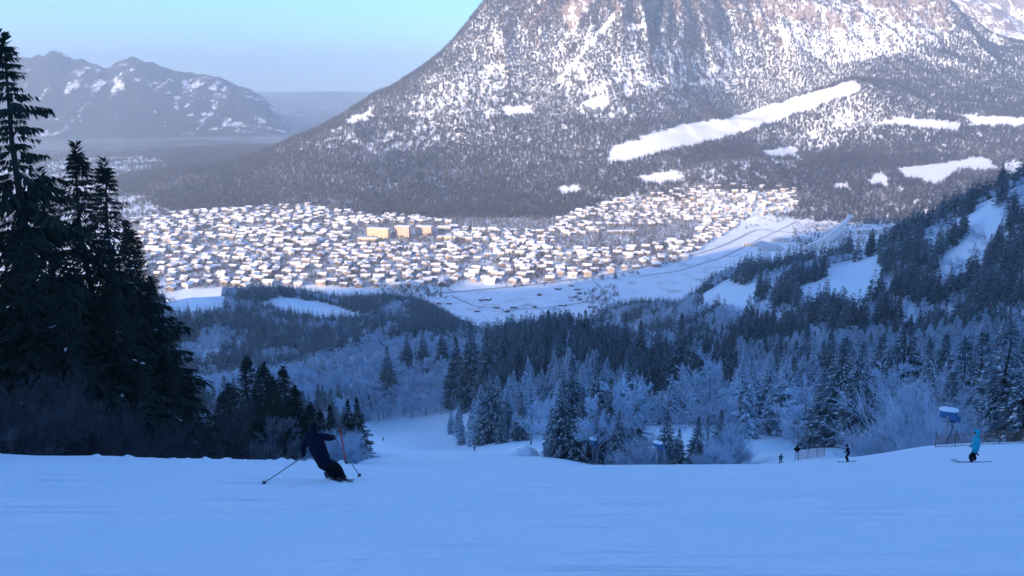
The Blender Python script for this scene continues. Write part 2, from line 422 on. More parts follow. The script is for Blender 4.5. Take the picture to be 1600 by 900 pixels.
# ------------------------------------------------------------------ the ground, split where its kind changes
def face_region():
    zc = (Z2[:-1, :-1] + Z2[1:, 1:]) / 2; rc = (R2[:-1, :-1] + R2[1:, 1:]) / 2
    ac = np.degrees((A2[:-1, :-1] + A2[1:, 1:]) / 2)
    reg = np.full(zc.shape, 1)
    reg[rc < 520] = 0
    edge = 2500 + 120 * perlin(ac / 3.0, ac * 0 + 2.2)
    reg[(rc >= 1250) & (zc < 14)] = 2
    reg[(rc > edge) & (zc >= 8)] = 3
    reg[(rc > 2400) & (zc < 8)] = 2
    reg[(rc > 6400) & (ac > 16)] = 4
    reg[(rc > 6500) & (ac < -5) & (zc >= 14)] = 5
    reg[(rc > 5200) & (zc < 14)] = 8
    reg[(rc > 14000)] = 6
    reg[(np.abs(ac) > 62) & (rc >= 520)] = 7
    return reg
reg = face_region()
idx = np.arange(NA * NR).reshape(NA, NR)
quads = np.stack([idx[:-1, :-1], idx[1:, :-1], idx[1:, 1:], idx[:-1, 1:]], -1)
V_all = np.stack([X2, Y2, Z2], -1).reshape(-1, 3)
def mesh_from(name, v, f, mats, smooth=False, fmat=None):
    me = bpy.data.meshes.new(name)
    v = np.asarray(v, np.float32)
    f = np.asarray(f, np.int32)
    k = f.shape[1]
    me.vertices.add(len(v)); me.vertices.foreach_set('co', v.ravel())
    me.loops.add(f.size); me.loops.foreach_set('vertex_index', f.ravel())
    me.polygons.add(len(f)); me.polygons.foreach_set('loop_start', np.arange(0, f.size, k, dtype=np.int32))
    if smooth: me.polygons.foreach_set('use_smooth', np.ones(len(f), bool))
    for m in (mats if isinstance(mats, (list, tuple)) else [mats]): me.materials.append(m)
    if fmat is not None: me.polygons.foreach_set('material_index', np.asarray(fmat, np.int32))
    me.update(calc_edges=True)
    return me
def link(name, me, parent=None, loc=None, rz=0.0):
    o = bpy.data.objects.new(name, me); COL.objects.link(o)
    if parent: o.parent = parent
    if loc is not None: o.location = loc
    if rz: o.rotation_euler[2] = rz
    return o
def tag(o, label, cat, group=None, kind=None):
    o['label'] = label; o['category'] = cat
    if group: o['group'] = group
    if kind: o['kind'] = kind
    return o
SURF = [('ski_slope', 'snow', 'broad groomed snow slope of the ski run in blue shade', 'ski slope'),
        ('hillside', 'hill', 'snowy wooded hillside between the ski run and the valley', 'hillside'),
        ('valley_floor', 'valley', 'flat snow-covered valley floor under the town', 'valley'),
        ('mountain', 'mountain', 'steep forested mountain with snow gullies rising over the town', 'mountain'),
        ('rear_mountain', 'mountain', 'snow-streaked mountain ridge behind the shoulder of the big mountain', 'mountain'),
        ('distant_mountain', 'far', 'low dark wooded mountain far off in the haze', 'mountain'),
        ('haze_line_hills', 'far', 'low hills added to form the haze line on the horizon', 'hills'),
        ('surrounding_mountain', 'hill', 'shaded snowy mountain slopes around and above the ski run', 'mountain'),
        ('far_valley', 'farvalley', 'hazy wooded valley plain reaching away between the mountains', 'valley')]
for k, (nm, mk, lab, cat) in enumerate(SURF):
    q = quads[reg == k]
    if not len(q): continue
    u, inv = np.unique(q, return_inverse=True)
    tag(link(nm, mesh_from(nm, V_all[u], inv.reshape(-1, 4)[:, ::-1], M[mk], smooth=True)), lab, cat, kind='structure')

# ------------------------------------------------------------------ tree materials
def leaf_mat(name, c0, c1, frost=(0.68, 0.84, 0.97), rnd=0.35, use_frost=True, rough=0.8):
    """needles or twigs; the mesh attribute 'frost' says how rimed each spray is, the object's random value varies the tree"""
    m, nt, b = mat(name)
    b.inputs['Roughness'].default_value = rough
    b.inputs['Specular IOR Level'].default_value = 0.15
    oi = node(nt, 'ShaderNodeObjectInfo')
    g = node(nt, 'ShaderNodeTexCoord').outputs['Object']
    n = noise(nt, g, 0.9, 3, 0.6)
    f = mathn(nt, 'ADD', mathn(nt, 'MULTIPLY', n, 0.6), mathn(nt, 'MULTIPLY', oi.outputs['Random'], 0.5), True)
    c = mixc(nt, f, c0, c1)
    if use_frost:
        at_ = node(nt, 'ShaderNodeAttribute'); at_.attribute_name = 'frost'
        k = mathn(nt, 'MULTIPLY', at_.outputs['Fac'], mathn(nt, 'ADD', mathn(nt, 'MULTIPLY', oi.outputs['Random'], rnd), 1 - rnd / 2), True)
        c = mixc(nt, k, c, frost)
    nt.links.new(c, b.inputs['Base Color'])
    return m
M['needles'] = leaf_mat('spruce_needles', (0.012, 0.022, 0.018), (0.030, 0.045, 0.030))
M['needles_far'] = leaf_mat('far_spruce_needles', (0.038, 0.038, 0.030), (0.105, 0.080, 0.062))
M['twigs_frost'] = leaf_mat('rimed_twigs', (0.10, 0.09, 0.09), (0.16, 0.14, 0.13), frost=(0.70, 0.83, 0.97))
M['twigs_brown'] = leaf_mat('bare_brown_twigs', (0.10, 0.075, 0.065), (0.19, 0.15, 0.13))
M['twigs_dark'] = leaf_mat('bare_dark_twigs', (0.020, 0.017, 0.022), (0.045, 0.035, 0.040))
M['bark'] = plain('bark', (0.035, 0.027, 0.022), 0.9, 0.4, 6, 0.6, 25)
M['bark_frost'] = plain('rimed_bark', (0.20, 0.20, 0.22), 0.9, 0.5, 4, 0.5, 20)
M['snow_lump'] = plain('snow_lying_on_branches', (0.86, 0.93, 0.97), 0.7, 0.05, 4)

def set_attr(me, name, vals):
    a = me.attributes.new(name, 'FLOAT', 'POINT'); a.data.foreach_set('value', np.asarray(vals, np.float32))
def norm(v): return v / np.maximum(np.linalg.norm(v, axis=-1, keepdims=True), 1e-9)
def diamonds(p, d, length, width, g, roll=0.6, sag=0.12):
    """leaf-shaped quads: base p, direction d"""
    up = np.zeros_like(p); up[:, 2] = 1
    up = up + g.normal(0, roll, p.shape)
    side = norm(np.cross(d, up))
    tip = p + d * length[:, None]; mid = p + d * (length * 0.42)[:, None]
    tip[:, 2] -= sag * length
    a, b = mid + side * (width / 2)[:, None], mid - side * (width / 2)[:, None]
    v = np.stack([p, a, tip, b], 1).reshape(-1, 3)
    return v, np.arange(len(v)).reshape(-1, 4)

def spruce(seed, H, Rb, dz, nb, ns, sl, sw, droop=0.28, hang=0.3, bare=0.05, frost=0.0, lumps=0.0, power=0.85, ragged=0.25, gap=0.0, name='spruce', needle='needles'):
    g = np.random.default_rng(seed)
    hs = []
    h = bare * H
    while h < H * 0.985:
        hs.append(h); h += dz * g.uniform(0.7, 1.3) * (0.45 + 0.55 * (1 - h / H) + 0.1)
    B = []
    for h in hs:
        n = nb + g.integers(-1, 2)
        a0 = g.uniform(0, 6.28)
        wr = g.uniform(1 - ragged, 1.0)
        for k in range(max(3, n)):
            if g.random() < gap: continue
            L = Rb * (1 - h / H) ** power * wr * g.uniform(1 - ragged, 1.08) * min(1.0, 0.72 + 2.2 * h / H) + 0.12
            B.append((h, a0 + k * 6.283 / n + g.normal(0, 0.22), L, droop * g.uniform(0.6, 1.4) * (1.1 - 0.75 * h / H)))
    B = np.array(B); nB = len(B)
    t = g.uniform(0.06, 1.0, (nB, ns)) ** 0.75
    # sprays per branch follow its length
    keep = g.random((nB, ns)) < np.clip(B[:, 2:3] / (Rb * 0.75), 0.28, 1)
    h, a, L, dr = [np.broadcast_to(B[:, i:i + 1], t.shape)[keep] for i in range(4)]
    t = t[keep]
    out = np.stack([np.cos(a), np.sin(a), np.zeros_like(a)], 1)
    sag = -dr * L * t ** 1.5 + 0.10 * L * t ** 4
    p = out * (L * t)[:, None]; p[:, 2] = h + sag
    sd = g.choice([-1, 1], len(t)) * g.uniform(0.15, 1.25, len(t))
    ca, sa = np.cos(a + sd), np.sin(a + sd)
    down = -(hang * g.uniform(0.2, 1.9, len(t)) + dr * 0.8 * t)
    d = norm(np.stack([ca, sa, down], 1))
    ln = sl * g.uniform(0.55, 1.2, len(t)) * np.clip(1.15 - 0.5 * t, 0.4, 1) * np.clip(L / (Rb * 0.5), 0.35, 1)
    v, f = diamonds(p, d, ln, ln * sw * g.uniform(0.7, 1.3, len(t)), g, 0.5)
    fr = np.clip(frost * (0.25 + 0.95 * t) * g.uniform(0.2, 1.5, len(t)), 0, 1)
    # leader
    m = max(8, ns)
    lh = H * g.uniform(0.93, 1.0, m); la = g.uniform(0, 6.28, m)
    lp = np.stack([np.zeros(m), np.zeros(m), lh], 1); ld = norm(np.stack([np.cos(la), np.sin(la), np.full(m, 0.9)], 1))
    v2, f2 = diamonds(lp, ld, np.full(m, sl * 0.45), np.full(m, sl * 0.13), g)
    V = np.concatenate([v, v2]); F = np.concatenate([f, f2 + len(v)])
    crown = mesh_from(name + '_crown', V, F, M[needle])
    set_attr(crown, 'frost', np.concatenate([np.repeat(fr, 4), np.full(len(v2), frost * 0.5)]))
    trunk = trunk_mesh(name + '_trunk', H * 0.97, H * 0.011 + 0.03, g, M['bark'])
    snow = None
    if lumps > 0:
        pick = B[(g.random(nB) < lumps) & (B[:, 2] > Rb * 0.18)]
        vs_, fs_ = [], []
        for (hh, aa, LL, dd) in pick:
            for tt in (g.uniform(0.45, 0.7), g.uniform(0.78, 1.0)):
                o = np.array([math.cos(aa), math.sin(aa), 0]); s = np.array([-o[1], o[0], 0])
                sl_ = -dd * 1.5 * tt ** 0.5
                o2 = norm(np.array([o[0], o[1], sl_])); upv = np.cross(o2, s)
                if upv[2] < 0: upv = -upv
                c = o * LL * tt + s * g.normal(0, 0.07 * LL); c[2] = hh - dd * LL * tt ** 1.5 + 0.03 * LL
                a_, b_, c_ = min(0.17 * LL, .40) * g.uniform(0.6, 1.3), min(0.085 * LL, .20) * g.uniform(0.6, 1.3), min(0.045 * LL, .10)
                i0 = len(vs_)
                vs_ += [c + o2 * a_, c + s * b_, c - o2 * a_, c - s * b_, c + upv * c_, c - upv * c_ * 0.4]
                fs_ += [(i0 + x, i0 + y, i0 + z) for x, y, z in ((0, 1, 4), (1, 2, 4), (2, 3, 4), (3, 0, 4), (1, 0, 5), (2, 1, 5), (3, 2, 5), (0, 3, 5))]
        if vs_: snow = mesh_from(name + '_snow', np.array(vs_), np.array(fs_), M['snow_lump'], smooth=True)
    return dict(H=H, crown=crown, trunk=trunk, snow=snow)
def trunk_mesh(name, H, r, g, m, n=7, seg=6):
    vv, ff = [], []
    ox, oy = g.normal(0, 0.006 * H, seg + 1), g.normal(0, 0.006 * H, seg + 1)
    ox[0] = oy[0] = 0
    for i in range(seg + 1):
        t = i / seg; rr = r * (1 - t) ** 0.8 + 0.015 + (0.4 * r if i == 0 else 0)
        for k in range(n):
            a = 6.2832 * k / n
            vv.append((ox[i] * t + rr * math.cos(a), oy[i] * t + rr * math.sin(a), t * H - (0.5 if i == 0 else 0)))
    for i in range(seg):
        for k in range(n):
            ff.append((i * n + k, i * n + (k + 1) % n, (i + 1) * n + (k + 1) % n, (i + 1) * n + k))
    return mesh_from(name, np.array(vv), np.array(ff), m, smooth=True)
def bare_tree(seed, H, spread=0.42, limbs=12, br=7, tw=7, tl=3, twig=0.05, mats=('twigs_frost', 'bark_frost'), frost=0.9, stems=1, name='bare', low=0.25, upr=0.75):
    """leafless tree or shrub: trunk (or several stems), limbs, branches, twigs"""
    g = np.random.default_rng(seed)
    S, E, W0, T = [], [], [], []       # segments
    def kids(s, e, n, lo, ang, lf):
        u = g.uniform(lo, 1.0, (len(s), n)); base = s[:, None] + (e - s)[:, None] * u[..., None]
        d = norm(e - s)[:, None] + g.normal(0, ang, (len(s), n, 3)); d[..., 2] += 0.18
        d = norm(d); ln = np.linalg.norm(e - s, axis=1)[:, None] * lf * g.uniform(0.55, 1.15, (len(s), n)) * (1.25 - 0.5 * u)
        b = base.reshape(-1, 3); return b, b + (d * ln[..., None]).reshape(-1, 3)
    if stems == 1:
        s0 = np.zeros((1, 3)); e0 = np.array([[g.normal(0, .02) * H, g.normal(0, .02) * H, H * 0.9]])
        u = g.uniform(low, 0.97, limbs); a = g.uniform(0, 6.28, limbs)
        el = g.uniform(upr * 0.5, upr * 1.4, limbs)
        ln = H * spread * (1.15 - u * 0.75) * g.uniform(0.7, 1.15, limbs)
        b = e0 * u[:, None]
        d = np.stack([np.cos(a) * np.cos(el), np.sin(a) * np.cos(el), np.sin(el)], 1)
        s1, e1 = b, b + d * ln[:, None]
    else:
        a = g.uniform(0, 6.28, stems); el = g.uniform(0.25, 1.5, stems)
        b = np.stack([np.cos(a), np.sin(a), np.zeros(stems)], 1) * (0.12 * H * g.random(stems))[:, None]
        d = np.stack([np.cos(a) * np.cos(el), np.sin(a) * np.cos(el), np.sin(el)], 1)
        s1, e1 = b, b + d * (H * (0.62 + 0.33 * np.sin(el)) * g.uniform(0.7, 1.0, stems))[:, None]
        s0 = e0 = None
    s2, e2 = kids(s1, e1, br, 0.2, 0.42, 0.5)
    s3, e3 = kids(s2, e2, tw, 0.15, 0.5, 0.5)
    s4, e4 = kids(s3, e3, tl, 0.2, 0.55, 0.55)
    V, F, FR = [], [], []
    def quads_(s, e, w0, w1, fr):
        d = norm(e - s); side = norm(np.cross(d, g.normal(0, 1, s.shape)))
        v = np.stack([s - side * w0, s + side * w0, e + side * w1, e - side * w1], 1).reshape(-1, 3)
        n0 = sum(len(x) for x in V); V.append(v); F.append(np.arange(len(v)).reshape(-1, 4) + n0); FR.append(np.full(len(v), fr))
    for s, e, w0, w1, fr in ((s1, e1, .005 * H, .0025 * H, frost * .5), (s2, e2, .0025 * H, .0015 * H, frost * .75), (s3, e3, twig * .7, twig * .5, frost), (s4, e4, twig * .5, twig * .35, frost)):
        quads_(s, e, w0, w1, fr)
        if s is s1 or s is s2: quads_(s, e, w0, w1, fr)
    crown = mesh_from(name + '_crown', np.concatenate(V), np.concatenate(F), M[mats[0]])
    set_attr(crown, 'frost', np.concatenate(FR) * g.uniform(0.8, 1.1, len(np.concatenate(FR))))
    if stems == 1:
        trunk = trunk_mesh(name + '_trunk', H * 0.93, H * 0.013 + 0.04, g, M[mats[1]])
    else:
        trunk = trunk_mesh(name + '_trunk', H * 0.25, H * 0.012 + 0.04, g, M[mats[1]])
    return dict(H=H, crown=crown, trunk=trunk, snow=None)

PR = {}
PR['hero'] = [spruce(11, 26, 6.4, 0.42, 7, 84, 1.05, 0.21, 0.42, 0.75, 0.02, name='tall_spruce', lumps=0.02, ragged=0.33, gap=0.06),
              spruce(12, 24, 5.6, 0.42, 7, 80, 1.0, 0.21, 0.38, 0.65, 0.02, name='tall_spruce', lumps=0.02, ragged=0.38, gap=0.08),
              spruce(13, 30, 5.0, 0.50, 6, 84, 1.2, 0.20, 0.55, 1.25, 0.05, name='ragged_spruce', lumps=0.02, ragged=0.6, gap=0.14, power=0.6)]
PR['dark'] = [spruce(21 + k, 16, 3.9 + 0.4 * k, 0.50, 7, 30, 1.2, 0.36, 0.30, 0.28, 0.03, frost=0.18 + 0.06 * k, name='dark_spruce', lumps=0.05, ragged=0.3) for k in range(3)]
PR['laden'] = [spruce(31 + k, 16, 4.2 + 0.35 * k, 0.52, 7, 30, 1.2, 0.36, 0.36, 0.28, 0.02, frost=0.34, name='snowy_spruce', lumps=0.6, ragged=0.3) for k in range(3)]
PR['frost'] = [spruce(41 + k, 16, 3.9 + 0.3 * k, 0.52, 7, 32, 1.2, 0.38, 0.30, 0.25, 0.03, frost=1.1, name='frosted_spruce', lumps=0.12, ragged=0.3) for k in range(3)]
PR['rime'] = [bare_tree(51 + k, 14, 0.40 + 0.05 * k, 22, 9, 9, 4, 0.036, name='rimed_tree', frost=1.0) for k in range(3)]
PR['shrub'] = [bare_tree(61 + k, 5, 0.5, 0, 9, 9, 5, 0.012, stems=60, name='rimed_shrub', frost=0.85) for k in range(2)]
PR['dimrime'] = [bare_tree(58 + k, 14, 0.42, 22, 9, 9, 4, 0.036, name='dim_rimed_shrub', mats=('twigs_dark', 'bark'), frost=0.30) for k in range(2)]
PR['brush'] = [bare_tree(65 + k, 8, 0.45, 0, 9, 9, 4, 0.020, stems=30, name='dark_brush', mats=('twigs_dark', 'bark'), frost=0.06) for k in range(2)]
PR['far_dark'] = [spruce(71 + k, 16, 3.7 + 0.3 * k, 1.0, 6, 5, 2.1, 0.55, 0.30, 0.30, 0.04, frost=0.28, name='far_spruce', ragged=0.3) for k in range(3)]  # rime on the far trees, made paler to stand in for local mist
PR['far_frost'] = [spruce(75 + k, 16, 3.7, 1.0, 6, 5, 2.1, 0.55, 0.30, 0.30, 0.04, frost=0.60, name='far_frosted_spruce', ragged=0.3) for k in range(2)]
PR['far_rime'] = [bare_tree(78 + k, 14, 0.42, 14, 7, 5, 2, 0.13, name='far_rimed_tree', frost=0.95) for k in range(2)]
PR['mt_dark'] = [spruce(81 + k, 16, 3.4 + 0.3 * k, 1.8, 5, 4, 2.9, 0.7, 0.25, 0.30, 0.02, frost=0.04, name='mountain_spruce', ragged=0.25, needle='needles_far') for k in range(3)]
PR['town_bare'] = [bare_tree(85 + k, 10, 0.48, 11, 5, 5, 2, 0.15, name='town_tree', mats=('twigs_brown', 'bark'), frost=0.10) for k in range(3)]
for k_ in PR:
    for p_ in PR[k_]: p_['obj'] = {}

TREES = []          # things that were placed: (name, root)
def plant(kind, var, x, y, z, H, rz, name, label, cat, group, widen=1.0):
    p = PR[kind][var % len(PR[kind])]
    e = bpy.data.objects.new(name, None); COL.objects.link(e)
    e.empty_display_size = 0.5
    e.location = (x, y, z); e.rotation_euler[2] = rz
    s = H / p['H']; e.scale = (s * widen, s * widen, s)
    tag(e, label, cat, group)
    for part, nm in (('trunk', 'trunk'), ('crown', 'crown'), ('snow', 'branch_snow')):
        if p[part] is not None:
            c_ = link(nm, p[part], e)
            if part == 'snow': c_['kind'] = 'stuff'
    return e
def tree_at(kind, px, top_py, d, name, label, cat, group=None, var=None, widen=1.0):
    v = ray(px, top_py); x, y, zt = v[0] * d, v[1] * d, CAM_Z + v[2] * d
    z = gz(x, y)
    H = zt - z
    return plant(kind, int(rng.integers(0, 3)) if var is None else var, x, y, z - 0.1, H, rng.uniform(0, 6.28), name, label, cat, group, widen)

def scatter(name, label, cat, pts, kinds):
    """one object of uncountable trees: points with a prototype index each, instanced by geometry nodes.
    pts: array of x, y, z, height, rotation, proto index; kinds: list of prototype dicts"""
    me = bpy.data.meshes.new(name)
    me.vertices.add(len(pts)); me.vertices.foreach_set('co', np.asarray(pts[:, :3], np.float32).ravel())
    Hs = np.array([k['H'] for k in kinds])[pts[:, 5].astype(int)]
    set_attr(me, 'tree_size', pts[:, 3] / Hs); set_attr(me, 'tree_turn', pts[:, 4])
    set_attr(me, 'tree_width', pts[:, 6] if pts.shape[1] > 6 else np.ones(len(pts)))
    ia = me.attributes.new('tree_kind', 'INT', 'POINT'); ia.data.foreach_set('value', pts[:, 5].astype(np.int32))
    o = link(name, me); tag(o, label, cat, kind='stuff')
    ng = bpy.data.node_groups.new(name + '_nodes', 'GeometryNodeTree')
    ng.interface.new_socket('Geometry', in_out='INPUT', socket_type='NodeSocketGeometry')
    ng.interface.new_socket('Geometry', in_out='OUTPUT', socket_type='NodeSocketGeometry')
    gi, go, jn = ng.nodes.new('NodeGroupInput'), ng.nodes.new('NodeGroupOutput'), ng.nodes.new('GeometryNodeJoinGeometry')
    def attr(nm, typ):
        n = ng.nodes.new('GeometryNodeInputNamedAttribute'); n.data_type = typ; n.inputs['Name'].default_value = nm
        return n.outputs['Attribute']
    kd, sz, tn, wd = attr('tree_kind', 'INT'), attr('tree_size', 'FLOAT'), attr('tree_turn', 'FLOAT'), attr('tree_width', 'FLOAT')
    cx = ng.nodes.new('ShaderNodeCombineXYZ'); ng.links.new(tn, cx.inputs['Z'])
    mw = ng.nodes.new('ShaderNodeMath'); mw.operation = 'MULTIPLY'; ng.links.new(sz, mw.inputs[0]); ng.links.new(wd, mw.inputs[1])
    cs = ng.nodes.new('ShaderNodeCombineXYZ')
    ng.links.new(mw.outputs[0], cs.inputs['X']); ng.links.new(mw.outputs[0], cs.inputs['Y']); ng.links.new(sz, cs.inputs['Z'])
    for i, k in enumerate(kinds):
        if not (pts[:, 5] == i).any(): continue
        cmp_ = ng.nodes.new('FunctionNodeCompare'); cmp_.data_type = 'INT'; cmp_.operation = 'EQUAL'
        ng.links.new(kd, cmp_.inputs[2]); cmp_.inputs[3].default_value = i
        for part in ('crown', 'trunk', 'snow'):
            if k.get(part) is None or (part == 'trunk' and len(pts) > 9000): continue
            if part not in k['obj']: k['obj'][part] = bpy.data.objects.new(k[part].name + '_source', k[part])   # source only, never linked
            oi = ng.nodes.new('GeometryNodeObjectInfo'); oi.transform_space = 'ORIGINAL'; oi.inputs['Object'].default_value = k['obj'][part]
            oi.inputs['As Instance'].default_value = True
            ip = ng.nodes.new('GeometryNodeInstanceOnPoints')
            ng.links.new(gi.outputs[0], ip.inputs['Points']); ng.links.new(cmp_.outputs[0], ip.inputs['Selection'])
            ng.links.new(oi.outputs['Geometry'], ip.inputs['Instance'])
            ng.links.new(cx.outputs[0], ip.inputs['Rotation']); ng.links.new(cs.outputs[0], ip.inputs['Scale'])
            ng.links.new(ip.outputs[0], jn.inputs[0])
    ng.links.new(jn.outputs[0], go.inputs[0])
    md = o.modifiers.new('trees', 'NODES'); md.node_group = ng
    return o

# ------------------------------------------------------------------ trees that stand out singly
G1 = 'tall dark spruces left of the ski run'
for px, ty, d, v, lab in (
    (0, 46, 54, 2, 'tallest ragged dark spruce with drooping branches beside the ski run'),
    (118, 220, 58, 0, 'broad dark spruce with a pointed top next to the ragged tallest one'),
    (160, 246, 63, 1, 'dark spruce with a thin bare leader close behind the broad spruce')):
    tree_at('hero', px, ty, d, 'spruce_tree', lab, 'tree', None, v, 1.35)
for px, ty, d, v in ((-70, 230, 52, 0), (62, 262, 56, 1), (30, 330, 50, 0), (200, 345, 66, 0), (232, 430, 60, 1), (170, 420, 52, 0), (95, 430, 48, 1), (255, 545, 56, 0), (215, 560, 49, 1), (290, 600, 62, 1)):
    tree_at('hero', px, ty, d, 'spruce_tree', 'dark spruce in the dense black stand beside the tallest ragged spruce', 'tree', G1, v, 1.4)
for px, ty, d in ((15, 600, 41), (75, 610, 42), (130, 640, 43), (-40, 590, 42), (190, 650, 44), (262, 665, 46), (318, 640, 72)):
    tree_at('brush', px, ty, d, 'bare_shrub', 'dark leafless brush at the foot of the black spruce stand', 'shrub', 'dark brush under the spruces')
for px, ty, d in ((358, 598, 88), (385, 556, 94), (410, 566, 98), (441, 572, 101), (460, 602, 95), (484, 628, 90), (346, 612, 104), (425, 590, 90), (400, 610, 84), (375, 640, 80), (500, 640, 96)):
    tree_at('hero', px, ty, d, 'spruce_tree', 'dark spruce in the clump behind the leaning skier', 'tree', 'spruces behind the leaning skier', int(px) % 2, 1.85)
for px, ty, d in ((515, 631, 78), (543, 622, 73), (557, 620, 76)):
    tree_at('hero', px, ty, d, 'spruce_tree', 'small slim spruce beside the red marker pole', 'tree', 'slim spruces by the red pole', int(px) % 2, 1.35)
for px, ty, d in ((440, 645, 76), (420, 662, 72)):
    tree_at('dimrime', px, ty, d, 'rimed_shrub', 'dim frosted shrub in front of the spruce clump behind the skier', 'shrub', 'frosted shrubs behind the skier', None, 0.9)
for px, ty, d in ((537, 678, 62), (522, 684, 60)):
    tree_at('shrub', px, ty, d, 'rimed_shrub', 'pale frosted shrub behind the red marker pole', 'shrub', 'pale shrubs by the red pole', None, 1.0)
BELT = [(857, 484, 420), (915, 484, 400), (940, 490, 412), (905, 508, 384), (978, 488, 392), (1066, 489, 372), (1030, 503, 400), (1092, 524, 350), (1106, 514, 366), (1146, 524, 340), (790, 506, 432), (735, 502, 482), (760, 512, 462),
        (820, 498, 436), (882, 512, 424), (712, 526, 505), (1002, 500, 426), (952, 502, 436), (1196, 522, 380), (690, 512, 600), (660, 516, 610), (635, 520, 620), (604, 540, 560), (1245, 530, 300), (1150, 548, 300), (1262, 512, 330), (1380, 520, 240), (1300, 518, 260), (1455, 528, 230), (1480, 520, 260)]
for px, ty, d in BELT:
    tree_at('dark', px, ty, d, 'spruce_tree', 'tall dark spruce overtopping the forest belt below the ski runs', 'tree', 'tall spruces overtopping the forest', None, 1.0)
G2 = 'trees on the island between the two ski runs'
ISL = [('laden', 768, 573, 256), ('frost', 752, 600, 262), ('laden', 815, 612, 246), ('frost', 793, 602, 270), ('laden', 784, 640, 244), ('laden', 778, 610, 262), ('frost', 806, 640, 250), ('dark', 895, 556, 124), ('laden', 880, 590, 120), ('laden', 936, 556, 136),
       ('laden', 912, 606, 118), ('dark', 985, 556, 150), ('laden', 968, 640, 110), ('laden', 1044, 640, 107), ('dark', 1062, 668, 104), ('laden', 1092, 650, 116), ('laden', 1128, 640, 118),
       ('laden', 862, 640, 132), ('laden', 955, 590, 128)]
for kd, px, ty, d in ISL:
    tree_at(kd, px, ty, d, 'spruce_tree', 'snow-dusted spruce on the wooded island between the two lower ski runs' if kd != 'dark' else 'darker spruce on the wooded island between the two lower ski runs', 'tree', G2 if kd != 'dark' else 'dark island spruces', None, 1.05)
for px, ty, d, lab in ((1112, 552, 122, 'tall bare frosted tree at the end of the wooded island'),):
    tree_at('rime', px, ty, d, 'rimed_tree', lab, 'tree', None, 0, 0.95)
for px, ty, d in ((990, 600, 116), (935, 628, 114), (860, 628, 150), (830, 632, 228), (1140, 640, 126), (905, 640, 126)):
    tree_at('rime', px, ty, d, 'rimed_tree', 'frosted leafless tree among the island spruces between the runs', 'tree', 'frosted trees on the island', None, 1.1)
for px, ty, d in ((1140, 676, 112), (1000, 690, 104), (1120, 695, 106)):
    tree_at('shrub', px, ty, d, 'rimed_shrub', 'frosted shrub along the foot of the wooded island', 'shrub', 'frosted shrubs on the island', None, 1.0)
RGT = [('laden', 1322, 524, 128), ('laden', 1350, 532, 122), ('laden', 1290, 575, 140), ('dark', 1420, 498, 196), ('laden', 1392, 556, 176), ('dark', 1512, 528, 122), ('laden', 1490, 580, 112), ('laden', 1540, 515, 140),
       ('laden', 1582, 503, 108), ('laden', 1612, 540, 98), ('laden', 1555, 585, 104), ('laden', 1660, 520, 105), ('laden', 1460, 548, 150), ('laden', 1306, 612, 146), ('laden', 1365, 590, 150)]
for kd, px, ty, d in RGT:
    tree_at(kd, px, ty, d, 'spruce_tree', 'snow-laden spruce on the edge of the wood behind the turquoise skier' if kd != 'dark' else 'tall dark spruce rising from the wood behind the turquoise skier', 'tree', 'snow-laden spruces by the turquoise skier' if kd != 'dark' else 'dark spruces by the turquoise skier', None, 1.18)
for px, ty, d in ((1440, 604, 112), (1408, 655, 106), (1400, 572, 168), (1468, 640, 104), (1250, 640, 166), (1262, 600, 176), (1500, 660, 98)):
    tree_at('rime' if d > 150 else 'shrub', px, ty, d, 'rimed_shrub' if d <= 150 else 'rimed_tree', 'broad frosted bush beside the snow gun at the piste edge' if d <= 150 else 'frosted leafless tree in front of the snowy spruces beside the netting', 'shrub' if d <= 150 else 'tree', 'frosted bushes by the snow gun' if d <= 150 else 'frosted trees by the netting', None, 0.9 if d <= 150 else 1.1)
for px, ty, d in ((716, 628, 330), (720, 650, 300), (705, 640, 345)):
    tree_at('frost', px, ty, d, 'spruce_tree', 'small frosted spruce standing out on the lower ski run', 'tree', 'small spruces on the lower run')

# ------------------------------------------------------------------ forest on the hillsides
def polar_points(n, a0, a1, r0, r1, g):
    a = g.uniform(R(a0), R(a1), n); r = np.sqrt(g.uniform(r0 * r0, r1 * r1, n))
    return r * np.sin(a), r * np.cos(a)
def thin(x, y, s):
    """drop points closer than about s to an earlier one"""
    key = np.floor(x / s).astype(np.int64) * 100003 + np.floor(y / s).astype(np.int64)
    return np.unique(key, return_index=True)[1]
g2 = np.random.default_rng(99)
NO_TREES = [
    [(540, 672), (590, 662), (640, 653), (690, 652), (722, 644), (733, 620), (752, 628), (748, 655), (740, 690), (800, 692), (850, 700), (862, 718), (990, 730), (990, 800), (540, 800)],
    [(1150, 735), (1152, 690), (1180, 678), (1240, 684), (1275, 700), (1310, 735)],
    [(1012, 655), (1014, 628), (1040, 590), (1055, 560), (1085, 560), (1078, 600), (1062, 650)],
    [(1236, 468), (1268, 440), (1320, 412), (1372, 398), (1384, 430), (1372, 472), (1310, 480)],
    [(1085, 465), (1140, 440), (1195, 455), (1170, 492), (1100, 492)],
    [(1486, 352), (1555, 308), (1572, 365), (1540, 378), (1500, 362)],
    [(255, 460), (340, 456), (362, 475), (340, 494), (255, 496)],
    [(392, 478), (440, 462), (520, 476), (588, 497), (560, 507), (470, 502)],
]
x, y = polar_points(110000, -37, 37, 150, 1500, g2)
k = thin(x, y, 5.6); x, y = x[k], y[k]
z = ground(x, y); px, py = proj(x, y, z); r = np.hypot(x, y)
ok = z > 12
jx, jy = 9 * fbm(x / 14, y / 14, 2), 5 * fbm(x / 14 + 9, y / 14, 2)
for po in NO_TREES: ok &= ~inpoly(px + jx, py + jy, po)
ok &= ~((r < 200) & (px > 300) & (px < 1240))
